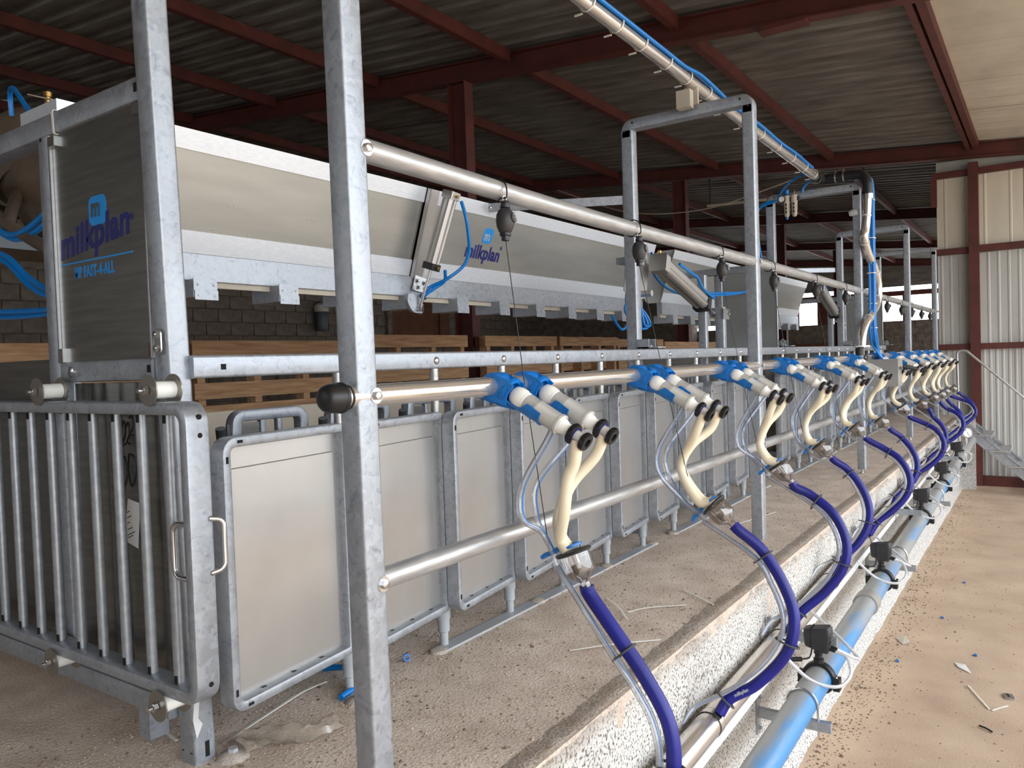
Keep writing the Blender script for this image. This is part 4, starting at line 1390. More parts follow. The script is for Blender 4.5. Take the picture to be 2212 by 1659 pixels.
# hoses at the filter regulator
for i, pts in enumerate([
    [(5.36, 1.275, 1.985), (5.40, 1.36, 1.985), (5.44, 1.45, 1.95), (5.45, 1.505, 1.885), (5.455, 1.51, 1.84)],
    [(5.37, 1.26, 1.965), (5.44, 1.30, 1.955), (5.455, 1.345, 1.92), (5.455, 1.355, 1.885)],
    [(5.45, 1.53, 1.86), (5.45, 1.62, 1.84), (5.44, 1.665, 1.75), (5.44, 1.65, 1.60), (5.44, 1.63, 1.45), (5.44, 1.625, 1.36), (5.40, 1.66, 1.28), (5.30, 1.70, 1.24), (5.0, 1.75, 1.22), (4.6, 1.78, 1.205), (4.2, 1.74, 1.22), (3.9, 1.70, 1.28), (3.68, 1.66, 1.345)],
    [(5.45, 1.54, 1.85), (5.445, 1.635, 1.82), (5.435, 1.685, 1.73), (5.44, 1.665, 1.58), (5.44, 1.64, 1.43), (5.43, 1.64, 1.34), (5.38, 1.68, 1.27), (5.2, 1.72, 1.225), (4.9, 1.77, 1.20), (4.5, 1.79, 1.18), (4.1, 1.76, 1.20), (3.8, 1.72, 1.28), (3.72, 1.66, 1.335)]]):
    b = MB().tube(spline(pts, 6), 0.007, 8)
    if i == 2:
        pair = thing('air_hose_pair', 'pair of blue hoses tied from the regulator down to the large slanting cylinder', 'hoses', (5.45, 1.6, 1.5))
    if i >= 2:
        part('hose', b, BLUE_HOSE, pair)
        continue
    solo('regulator_air_hose', b, BLUE_HOSE, ['blue hose arching from the overhead pipe to the regulator', 'short blue hose arching down beside the regulator',
         'outer blue hose from the regulator to the large slanting cylinder', 'inner blue hose from the regulator to the large slanting cylinder'][i], 'hose', 'blue hoses at the regulator', loc=pts[0])
root = thing('filter_regulator', 'small air filter regulator with a round gauge and blue knob on the portal beam', 'regulator', (5.45, 1.43, 1.8))
for y, top in ((1.455, True), (1.405, False)):
    t = MB().lathe([(0.0, -0.115), (0.010, -0.112), (0.017, -0.10), (0.019, -0.02), (0.022, -0.012), (0.022, 0.03), (0.012, 0.036), (0, 0.036)], (5.445, y, 1.845), (0, 0, 1), 14)
    bowl = part('bowl', t, PALE, root, 'pale filter bowl')
    t = MB()
    for z in (-0.03, -0.055, -0.08):
        t.box(5.4245, 5.4275, y - 0.004, y + 0.004, 1.845 + z - 0.008, 1.845 + z + 0.008)
    part('bowl_slot', t, HOLE, bowl)
t = MB().lathe([(0.014, 0.0), (0.016, 0.004), (0.016, 0.028), (0.012, 0.032), (0, 0.032)], (5.445, 1.455, 1.885), (0, 0, 1), 14)
part('knob', t, BLUE, root, 'blue adjusting knob')
t = MB().lathe([(0.008, 0.0), (0.010, 0.012), (0, 0.012)], (5.445, 1.455, 1.718), (0, 0, 1), 10)
part('drain_plug', t, BLUE, root)
t = MB().lathe([(0.022, 0.0), (0.022, 0.014), (0.019, 0.014), (0.019, 0.012)], (5.418, 1.478, 1.852), (-1, 0, 0), 20)
ga = part('gauge', t, BLACK, root)
t = MB().lathe([(0.019, 0.012), (0, 0.012)], (5.418, 1.478, 1.852), (-1, 0, 0), 20)
part('dial', t, DIAL, ga)
t = MB().cyl((5.4055, 1.478, 1.852), (5.4055, 1.470, 1.864), 0.001, 5)
part('needle', t, INK, ga)
t = MB().box(5.435, 5.455, 1.37, 1.50, 1.835, 1.865)
part('manifold', t, DARKGREY, root)
t = MB().lathe([(0.007, 0), (0.007, 0.02), (0.004, 0.024), (0, 0.024)], (5.445, 1.405, 1.881), (0, 0, 1), 8)
part('oil_screw', t, BRASS, root)
# cross beam that carries the regulator is the portal's own top beam

# ================================================================== MILKING UNITS
UX = [1.475, 2.20, 2.915, 3.66, 4.42, 5.14, 5.98, 6.70, 7.42, 8.08, 8.70, 9.36]
RX = [1.438, 2.13, 2.841, 3.506, 4.265, 4.986, 5.78, 6.432, 7.13, 7.72, 8.34, 8.985]
D1 = np.array((0, -0.868, -0.4966)); D1 /= np.linalg.norm(D1)
D2 = np.array((0, D1[2], -D1[1]))          # up and towards the pit
EX = np.array((1.0, 0, 0))
PC = np.array((0, 1.02, 0.766))

def clip_proto():
    root = thing('cup_holder', 'x', 'holder', (0, 0, 0), 'blue plastic cup holders clipped on the polished rail')
    t = MB()
    # saddle ring round the rail
    t.lathe([(0.0210, -0.026), (0.0285, -0.026), (0.030, -0.022), (0.030, 0.022), (0.0285, 0.026), (0.0210, 0.026)], PC, EX, 26, ref=D1)
    # two thin side webs from the ring down to the cradle
    for sx in (-1, 1):
        poly = [(-0.004, -0.029), (0.030, -0.024), (0.056, -0.018), (0.050, -0.006), (0.048, 0.008), (0.054, 0.030), (0.034, 0.034), (0.0, 0.029)]
        t.prism(poly, PC + EX * (sx * 0.0225 - 0.002), D1, D2, 0.004)
    # lower gusset fin
    t.prism([(-0.026, -0.020), (0.070, -0.022), (0.030, -0.036), (-0.016, -0.036)], PC - EX * 0.002, D1, D2, 0.004)
    part('saddle', t, BLUE, root)
    # rounded lug with an open window on top
    t = MB()
    for sx in (-1, 1):
        xa = sx * 0.0205
        t.lathe([(0.0285, xa - 0.0035), (0.0365, xa - 0.003), (0.0375, xa), (0.0365, xa + 0.003), (0.0285, xa + 0.0035)], PC, EX, 12, a0=math.radians(30), a1=math.radians(104), ref=D1)
    for a in (36, 68, 100):
        e = D1 * math.cos(math.radians(a)) + np.cross(EX, D1) * math.sin(math.radians(a))
        t.obox(PC + e * 0.034, (e, np.cross(EX, e), EX), (0.011, 0.006, 0.044))
    part('window_lug', t, BLUE, root)
    # collar round the cup mouth and the open cradle under the cup
    t = MB()
    c = PC + D1 * 0.018 + D2 * 0.006
    t.lathe([(0.024, 0.014), (0.033, 0.014), (0.034, 0.018), (0.033, 0.024), (0.024, 0.024), (0.024, 0.014)], c, D1, 26, ref=D2)
    part('collar', t, BLUE, root)
    t = MB()
    prof = [(0.004, 0.34, 0.0272), (0.020, 0.32, 0.0272), (0.040, 0.29, 0.0270), (0.060, 0.28, 0.0266), (0.070, 0.34, 0.0262), (0.080, 0.54, 0.0260),
            (0.084, 0.60, 0.0262), (0.098, 0.60, 0.0266), (0.0985, 0.59, 0.0252), (0.118, 0.57, 0.0252), (0.1185, 0.57, 0.0265), (0.122, 0.57, 0.0265)]
    na = 16
    w_ = np.cross(D1, D2)
    vs = []
    for h, half, ro in prof:
        for rr in (0.0238 if h < 0.065 else 0.0229, ro):
            for q in range(na + 1):
                a = PI + PI * half * (2 * q / na - 1)
                vs.append(c + D1 * h + (D2 * math.cos(a) + w_ * math.sin(a)) * rr)
    m1 = na + 1
    fs = []
    for p in range(len(prof) - 1):
        A, B = p * 2 * m1, (p + 1) * 2 * m1
        for q in range(na):
            fs.append((A + q, A + q + 1, B + q + 1, B + q))
            fs.append((A + m1 + q, B + m1 + q, B + m1 + q + 1, A + m1 + q + 1))
        fs.append((A, B, B + m1, A + m1))
        fs.append((A + na, A + m1 + na, B + m1 + na, B + na))
    E_ = (len(prof) - 1) * 2 * m1
    for q in range(na):
        fs.append((q, m1 + q, m1 + q + 1, q + 1))
        fs.append((E_ + q, E_ + q + 1, E_ + m1 + q + 1, E_ + m1 + q))
    t.add(vs, fs, True)
    part('cradle', t, BLUE, root)
    return root
c0 = clip_proto()
n = 0
def which(i):
    return ['nearest', 'second', 'third', 'fourth', 'fifth', 'sixth', 'seventh', 'eighth', 'ninth', 'tenth', 'eleventh', 'farthest'][i]
for i, x in enumerate(UX):
    for j, dx in enumerate((-0.06, 0.06)):
        lab = '%s blue cup holder of the %s pair on the polished rail' % (('near', 'far')[j], which(i))
        if n == 0:
            c0.location = (x + dx, 0, 0); c0['label'] = lab
        else:
            dup(c0, (x + dx, 0, 0), lab)
        n += 1

def cup(root, x, idx):
    c = PC + EX * x + D1 * 0.018 + D2 * 0.006
    t = MB().lathe([(0.0, 0.024), (0.012, 0.025), (0.0205, 0.033), (0.0235, 0.045), (0.0232, 0.057), (0.0215, 0.061), (0.0215, 0.066), (0.017, 0.071)], c, D1, 22)
    part('mouthpiece', t, MILKY, root, 'milky rounded mouthpiece')
    t = MB().lathe([(0.0165, 0.068), (0.0218, 0.070), (0.0220, 0.098), (0.0228, 0.100), (0.0228, 0.103), (0.0222, 0.105), (0.0222, 0.158), (0.0245, 0.160), (0.0245, 0.166), (0.0198, 0.169)], c, D1, 22)
    sh = part('clear_shell', t, CLEAR, root, 'clear cup shell')
    t = MB().lathe([(0.0150, 0.070), (0.0158, 0.085), (0.0150, 0.12), (0.0145, 0.150), (0.0190, 0.158), (0.0195, 0.166), (0.0172, 0.172), (0.0145, 0.180), (0.0125, 0.198), (0.0105, 0.205), (0.0105, 0.226)], c, D1, 18)
    part('liner', t, MILKY, root, 'milky rubber liner')
    prof = [(0.0125, 0.0), (0.0215, 0.0), (0.0225, 0.002), (0.0225, 0.011), (0.0215, 0.013), (0.011, 0.013)]
    for h, s in ((0.194, 1.0), (0.226, 0.86)):
        t = MB()
        t.lathe([(r * s, h + q) for r, q in prof], c, D1, 26)
        for k in range(18):
            a = 2 * PI * k / 18
            w_ = np.cross(D1, D2)
            e = D2 * math.cos(a) + w_ * math.sin(a)
            t.obox(c + D1 * (h + 0.0065) + e * 0.0225 * s, (D1, e, np.cross(D1, e)), (0.008, 0.002, 0.003))
        if s < 1:
            t.lathe([(0.009, h + 0.013), (0.009, h + 0.006), (0, h + 0.006)], c, D1, 16)
        part('ribbed_ring', t, BLACK, root, 'black ribbed ring')
    t = MB().lathe([(0.013, 0.206), (0.0125, 0.226)], c, D1, 18)
    part('sight_glass', t, CLEAR, root)
    t = MB().lathe([(0.0185, 0.2072), (0.0185, 0.2085), (0.015, 0.2085)], c, D1, 22)
    part('seal', t, NAVY, root, 'thin blue seal ring')
    return c

def bend(x, z0):
    pass

CLAWS = []
def cluster(i, x):
    first = i == 0
    r_ = random.Random(100 + i)
    lab = '%s milking cluster, two cups with cream tubes and a smoky claw' % which(i)
    root = thing('milking_cluster', lab, 'milking cluster', (x, 0.85, 0.40), 'milking clusters hung along the platform')
    cc = [cup(root, x - 0.06, 0), cup(root, x + 0.06, 1)]
    # claw pose
    jy, jz = r_.uniform(-0.02, 0.02), r_.uniform(-0.015, 0.02)
    if first:
        top = np.array((x - 0.018, 0.862, 0.402)); ax = unit((0.04, -0.36, -0.93))
    elif i == 1:
        top = np.array((x - 0.04, 0.805, 0.388)); ax = unit((0.05, -0.72, -0.70))
    else:
        top = np.array((x - 0.04, 0.835 + jy, 0.405 + jz)); ax = unit((0.05, -0.60 - r_.uniform(-0.1, 0.15), -0.76))
    side = unit(np.cross(ax, EX)); side = side if side[1] > 0 else -side
    # milk tubes
    for j in (0, 1):
        tip = cc[j] + D1 * 0.214
        a = tip + np.array((0, 0.004, -0.006))
        b_ = tip + np.array((0.0, 0.012, -0.055))
        tgt = top + np.array(((-0.014, 0.014)[j], 0, 0)) - ax * 0.004 + side * (0.006 if first else 0.0)
        if first:
            if j == 0:
                pts = [a, b_, (x - 0.064, 0.842, 0.565), (x - 0.062, 0.856, 0.49), tgt - ax * 0.03 + side * 0.004, tgt]
            else:
                pts = [a, b_ + np.array((0, 0.015, 0)), (x + 0.028, 0.888, 0.54), (x + 0.0, 0.905, 0.475), tgt - ax * 0.04 + side * 0.02, tgt + side * 0.012]
        else:
            bul = 0.0 if j == 0 else r_.uniform(-0.008, 0.012)
            pts = [a, a + np.array((-0.002, 0.022, -0.052)), (x - 0.035 + 0.05 * j, 0.876 + bul + jy * 0.5, 0.548), (x - 0.04 + 0.03 * j, 0.896 + bul + jy * 0.7, 0.482), tgt - ax * 0.034 + side * 0.020, tgt]
        t = MB().tube(spline(pts, 7), 0.0135, 14)
        part('milk_tube', t, SILICONE, root, 'cream silicone tube')
    # claw bowl
    t = MB().lathe([(0.030, 0.0), (0.0335, 0.002), (0.034, 0.010), (0.0335, 0.045), (0.031, 0.052), (0.018, 0.064), (0.0105, 0.072), (0.0095, 0.092)], top, ax, 26)
    part('claw_bowl', t, SMOKE, root, 'smoky see-through claw bowl')
    t = MB().lathe([(0.0, 0.004), (0.029, 0.002)], top, ax, 20)
    t.lathe([(0.012, 0.006), (0.012, 0.04), (0.003, 0.046)], top + side * 0.006, ax, 12)
    part('claw_lid', t, SMOKE, root)
    t = MB()
    circ_ = [top + ax * 0.004 + (EX * math.cos(a) + side * math.sin(a)) * 0.0365 for a in np.linspace(0, 2 * PI, 29)[:-1]]
    t.tube(circ_, 0.0042, 8, closed=True)
    part('claw_ring', t, RUBBER, root, 'black rubber ring')
    t = MB().lathe([(0.0, 0.030), (0.008, 0.032), (0.006, 0.05), (0.0, 0.056)], top + side * 0.012, ax, 10)
    part('valve_stem', t, BLACK, root)
    # blue hanger plate
    h0 = top + side * 0.062 - ax * 0.006
    t = MB()
    pts = spline([top + side * 0.018 - ax * 0.012, top + side * 0.036 - ax * 0.013, top + side * 0.05 - ax * 0.008, top + side * 0.066 - ax * 0.010, top + side * 0.078 - ax * 0.006], 5)
    t.sweep(pts, rrect(0.030, 0.009, 0.004, 2), EX, smooth=True)
    t.lathe([(0.014, -0.015), (0.024, -0.013), (0.024, -0.008), (0.014, -0.008)], top, ax, 20)
    part('hanger_plate', t, BLUE, root, 'blue hanger plate')
    # pulse tubes with a blue line, from the shells to the hanger plate
    for j in (0, 1):
        s = cc[j] + D1 * 0.150 - D2 * 0.021
        m1 = np.array((x - 0.075 + 0.06 * j, 0.945 + 0.01 * r_.random(), 0.545)); m2 = np.array((x - 0.08 + 0.055 * j, 0.952, 0.475))
        e = top + side * (0.046 + 0.012 * j) - ax * 0.01 + EX * (-0.012 + 0.02 * j)
        pts = [s, s - D2 * 0.03, m1, m2, e - ax * 0.05 + side * 0.008, e, e + ax * 0.03]
        t = MB().tube(spline(pts, 6), 0.0062, 9)
        pt = part('pulse_tube', t, CLEAR_TUBE, root, 'clear pulse tube')
        if i < 9:
            q = spline([np.asarray(p, float) + np.array((0.0035, -0.0045, 0)) for p in pts[:-1]], 6)
            part('blue_line', MB().tube(q, 0.0024, 5), BLUE_HOSE, pt)
    CLAWS.append((top, ax, side, h0))
    return root
for i, x in enumerate(UX):
    cluster(i, x)

# blue milk hoses with clear twin tube and rubber rings
def steel_z(x):
    return -0.222 + 0.024 * (x - 2.04)
HOSES = {0: [(0.755, 0.228), (0.690, 0.150), (0.642, 0.072), (0.632, -0.02), (0.655, -0.11), (0.72, -0.175)],
         1: [(0.671, 0.262), (0.612, 0.173), (0.583, 0.088), (0.602, -0.005), (0.678, -0.098), (0.748, -0.146)]}
GEN = [(0.735, 0.290), (0.675, 0.205), (0.648, 0.118), (0.655, 0.040), (0.692, -0.035), (0.75, -0.105)]
GEN2 = [(0.71, 0.300), (0.635, 0.240), (0.592, 0.150), (0.600, 0.060), (0.66, -0.03), (0.735, -0.105)]
for i, x in enumerate(UX):
    top, ax, side, h0 = CLAWS[i]
    tip = top + ax * 0.082
    base = HOSES.get(i, GEN2 if i % 2 == 0 else GEN)
    dzs = 0.0 if i < 2 else steel_z(x) - steel_z(2.9)
    xe = x - (0.10 if i else 0.06)
    xm = x - 0.02
    nb = len(base)
    pts = [tip]
    pts.append(tip + ax * 0.02)
    for k, (y, z) in enumerate(base):
        f = k / (nb - 1)
        pts.append((xm + (xe - xm) * f ** 1.5 , y, z + dzs * f))
    end = np.array((xe - 0.02, 0.772, steel_z(xe) + 0.034))
    pts.append(end)
    sp = spline(pts, 7)
    lab = '%s royal blue milk hose, curving from its claw down to the steel milk line' % which(i)
    root = thing('milk_hose', lab, 'hose', tuple(tip), 'royal blue milk hoses')
    part('hose', MB().tube(sp, 0.0160, 16), MILK_HOSE, root)
    # twin clear tube runs beside it on the far side
    st = h0 + ax * 0.02
    for q in (0, 1):
        tp = [st + EX * (0.008 * q)]
        off = 0.030
        for k in range(14, len(sp) - 4, 6):
            d = unit(sp[k + 1] - sp[k - 1])
            nn = unit(np.cross(d, EX)); nn = nn if nn[1] > 0 else -nn
            tp.append(sp[k] + nn * (0.023 + 0.003 * math.sin(k + i)) - EX * (0.010 + 0.010 * q))
        l = tp[-1]
        tp += [l + np.array((-0.03, 0.06, -0.035)), l + np.array((-0.07, 0.085, -0.08))]
        tt = part('clear_tube', MB().tube(spline(tp, 6), 0.0062, 8), CLEAR_TUBE, root, 'clear tube strapped along')
        if q == 1 and i < 3:
            part('blue_line', MB().tube(spline([p + np.array((0.002, -0.0045, 0.002)) for p in tp], 6), 0.0016, 5), BLUE_HOSE, tt)
    ringat = [0.27, 0.60, 0.90] if i % 2 else [0.30, 0.62, 0.88]
    for f in ringat:
        k = int(f * (len(sp) - 1))
        k = min(max(k, 2), len(sp) - 3)
        d = unit(sp[k + 1] - sp[k - 1])
        nn = unit(np.cross(d, EX)); nn = nn if nn[1] > 0 else -nn
        w_ = np.cross(d, nn)
        c = sp[k] + nn * 0.008 - EX * 0.004
        rp = [c + nn * math.cos(a) * 0.031 + w_ * math.sin(a) * 0.0215 for a in np.linspace(0, 2 * PI, 25)[:-1]]
        t = MB().sweep(rp, rrect(0.0045, 0.007, 0.001, 1), d, closed=True, smooth=True)
        part('rubber_ring', t, GREYRING, root, 'dark rubber ring')
    if i == 1:
        k = len(sp) - 12
        d = unit(sp[k + 1] - sp[k - 1])
        up = unit(np.cross(d, (0.5, -0.8, 0.2)))
        nn = unit(np.cross(d, up))
        eye = unit(np.array((0, 0, 0.82)) - sp[k])
        face = unit(eye - d * np.dot(eye, d))
        vv = np.cross(face, -d)
        s = text_mesh('milkplan', 0.013, sp[k] + face * 0.0164 + d * 0.028 - vv * 0.004, -d, vv, 0.0002, 'LEFT', 0.0004)
        part('lettering', s, GREYPL, root, 'pale printed lettering')

# cord reels under the upper rail
def reel(i, x):
    zc = 1.134
    k_ = 0.78
    sc_ = lambda pr: [(a * k_, b * k_) for a, b in pr]
    y = 1.0
    tg = CLAWS[i][3]
    lab = '%s black cord reel hanging from the upper rail' % which(i)
    root = thing('cord_reel', lab, 'reel', (x, y, zc), 'black cord reels under the upper rail')
    t = MB().lathe(sc_([(0.012, 0.036), (0.018, 0.032), (0.0255, 0.018), (0.0272, 0.002), (0.0255, -0.014), (0.019, -0.030), (0.012, -0.037)]), (x, y, zc), (0.04, 0, 1), 22)
    part('body', t, DUSTBLACK, root)
    t = MB().lathe(sc_([(0.0, 0.058), (0.010, 0.058), (0.012, 0.055), (0.012, 0.047), (0.0145, 0.046), (0.0145, 0.038), (0.0115, 0.036)]), (x, y, zc), (0.04, 0, 1), 18)
    part('top_collar', t, BLACK, root)
    t = MB().lathe(sc_([(0.011, -0.034), (0.0165, -0.035), (0.0165, -0.042), (0.0115, -0.043), (0.0115, -0.056), (0.0, -0.057)]), (x, y, zc), (0.04, 0, 1), 18)
    part('bottom_cap', t, BLACK, root)
    # grey wing knob on the pit side
    f = unit((0.25, -0.96, 0.12))
    u = unit(np.cross(f, (0, 0, 1))); v = np.cross(u, f)
    c = np.array((x, y, zc + 0.004)) + f * 0.0235 * k_
    t = MB().lathe(sc_([(0.015, 0.0), (0.015, 0.004), (0.012, 0.006), (0, 0.006)]), c, f, 18)
    part('side_cover', t, DUSTBLACK, root)
    t = MB()
    w_ = unit(u * 0.5 + v * 0.86)
    t.lathe(sc_([(0.0055, 0.004), (0.0055, 0.012), (0, 0.012)]), c, f, 12)
    for s in (-1, 1):
        t.lathe(sc_([(0.005, 0.006), (0.005, 0.011), (0, 0.011)]), c + w_ * 0.0095 * s * k_, f, 10)
    part('wing_knob', t, GREYPL, root, 'light grey wing knob')
    t = MB()
    zu = 1.2045
    t.tube(spline([(x - 0.003, 1.005, zc + 0.05), (x - 0.002, 0.992, zu - 0.016), (x + 0.002, 0.9985, zu + 0.014), (x + 0.003, 1.022, zu + 0.0245), (x + 0.003, 1.044, zu + 0.012), (x + 0.001, 1.044, zu - 0.012), (x - 0.001, 1.024, zu - 0.025), (x - 0.003, 1.006, zc + 0.054)], 5), 0.0019, 6)
    part('tie_loop', t, BLACK, root, 'black cable tie loop')
    t = MB()
    t.tube(round_path([(x - 0.007, y, zc + 0.044), (x - 0.007, y, zc + 0.056), (x + 0.005, y, zc + 0.056), (x + 0.005, y, zc + 0.044)], 0.004, 3, False), 0.0014, 6)
    part('wire_eye', t, ZINC, root)
    p0 = np.array((x, y, zc - 0.044))
    t = MB().tube([p0, p0 + (tg - p0) * 0.5 + np.array((0, 0.004, 0)), tg], 0.0011, 5)
    part('cord', t, INK, root, 'thin black cord')
    return root
for i, x in enumerate(RX):
    reel(i, x)

# ================================================================== PIT WALL PIPEWORK
XM0, XM1 = 0.75, 9.7
root = thing('milk_line', 'large stainless milk line along the pit wall into which the blue hoses run', 'pipe', (XM0, 0.80, steel_z(XM0)))
b = MB().tube([(XM0, 0.80, steel_z(XM0)), (XM1, 0.80, steel_z(XM1))], 0.0370, 28)
part('tube', b, STAINLESS, root)
for i, x in enumerate(UX):
    xe = x - (0.12 if i else 0.08)
    t = MB().lathe([(0.0372, -0.014), (0.0392, -0.014), (0.0392, 0.014), (0.0372, 0.014)], (xe, 0.80, steel_z(xe)), (1, 0, 0), 22)
    cl = part('nipple_clamp', t, STAINLESS, root)
    t = MB().lathe([(0.0373, -0.017), (0.0385, -0.017), (0.0385, 0.017), (0.0373, 0.017)], (xe, 0.80, steel_z(xe)), (1, 0, 0), 22)
    t.cyl((xe, 0.795, steel_z(xe) + 0.01), (xe - 0.01, 0.772, steel_z(xe) + 0.036), 0.013, 12)
    part('gasket', t, BLACK, cl)
for x in (1.05, 2.80, 4.30, 5.8, 7.3, 8.8):
    t = MB()
    z = steel_z(x)
    t.lathe([(0.0375, -0.010), (0.0392, -0.010), (0.0392, 0.010), (0.0375, 0.010)], (x, 0.80, z), (1, 0, 0), 20)
    t.obox((x, 0.844, z + 0.045), ((1, 0, 0), (0, 1, 0), (0, 0, 1)), (0.02, 0.012, 0.05))
    hexbolt(t, (x, 0.838, z + 0.055), (0, -1, 0), 0.006, 0.008)
    part('pipe_clip', t, GALV, root)

def duct_z(x):
    return steel_z(x) - 0.072
segs = [(0.85, 2.955), (3.005, 5.285), (5.335, 7.585), (7.635, 9.5)]
for i, (x0, x1) in enumerate(segs):
    b = MB()
    z0_, z1_ = duct_z(x0), duct_z(x1)
    b.sweep([(x0, 0.822, z0_), (x1, 0.822, z1_)], rrect(0.056, 0.044, 0.003, 2), (0, 0, 1))
    solo('cable_duct', b, WHITEPL, ['nearest length of white cable duct under the steel milk line', 'second length of white cable duct under the steel milk line',
                                    'third length of white cable duct under the steel milk line', 'farthest length of white cable duct under the steel milk line'][i],
         'duct', 'white cable duct on the pit wall', loc=(x0, 0.83, z0_))

def blue_z(x):
    return -0.362 + 0.026 * (x - 2.9)
BY = 0.70
root = thing('vacuum_pipe', 'big grey plastic pipe with torn blue film along the pit wall', 'pipe', (1.0, BY, blue_z(1.0)))
b = MB().tube([(1.0, BY, blue_z(1.0)), (9.6, BY, blue_z(9.6))], 0.046, 28)
part('tube', b, BLUEPIPE, root)
GREYPVC = mat('grey_pvc', rgb(152, 150, 146), 0, 0.45, rgb(136, 132, 126), 9, (0.35, 0.7))
for x in (3.80, 7.55):
    t = MB().lathe([(0.046, -0.045), (0.053, -0.043), (0.054, 0.0), (0.053, 0.043), (0.046, 0.045)], (x, BY, blue_z(x)), (1, 0, 0), 26)
    part('coupling', t, GREYPVC, root, 'plain grey pipe coupling')

def wall_bracket(x, z, reach, label, ubolt=None):
    root = thing('wall_bracket', label, 'bracket', (x, 0.85, z), 'zinc brackets on the pit wall')
    t = MB()
    y1 = 0.853
    t.box(x - 0.018, x + 0.018, y1 - 0.006, y1 + 0.002, z - 0.075, z + 0.075)
    for s in (-1, 1):
        hexbolt(t, (x, y1 - 0.006, z + s * 0.055), (0, -1, 0), 0.006, 0.01)
    part('wall_plate', t, GALV, root)
    t = MB().sweep([(x, y1 - 0.004, z), (x, y1 - reach, z)], [(-0.016, -0.011), (0.016, -0.011), (0.016, 0.011), (-0.016, 0.011)], (0, 0, 1))
    part('arm', t, GALV, root)
    if ubolt:
        cy, cz, r = ubolt
        t = MB()
        pts = [(x, cy + r, z - 0.03)] + [(x, cy + r * math.cos(a), cz + r * math.sin(a)) for a in np.linspace(0, PI, 15)] + [(x, cy - r, z - 0.04)]
        t.tube(pts, 0.004, 8)
        part('u_bolt', t, ZINC, root)
    return root
for i, x in enumerate((2.665, 4.66, 6.45, 8.35)):
    wall_bracket(x, blue_z(x) - 0.062, 0.245, '%s lower wall bracket, its U-bolt clasping the big grey pipe' % ['nearest', 'second', 'third', 'farthest'][i], (BY, blue_z(x), 0.0505))
for i, x in enumerate((2.98, 5.31, 7.61)):
    wall_bracket(x, steel_z(x) - 0.052, 0.20, '%s upper wall bracket reaching out between lengths of the white duct' % ['nearest', 'second', 'farthest'][i])

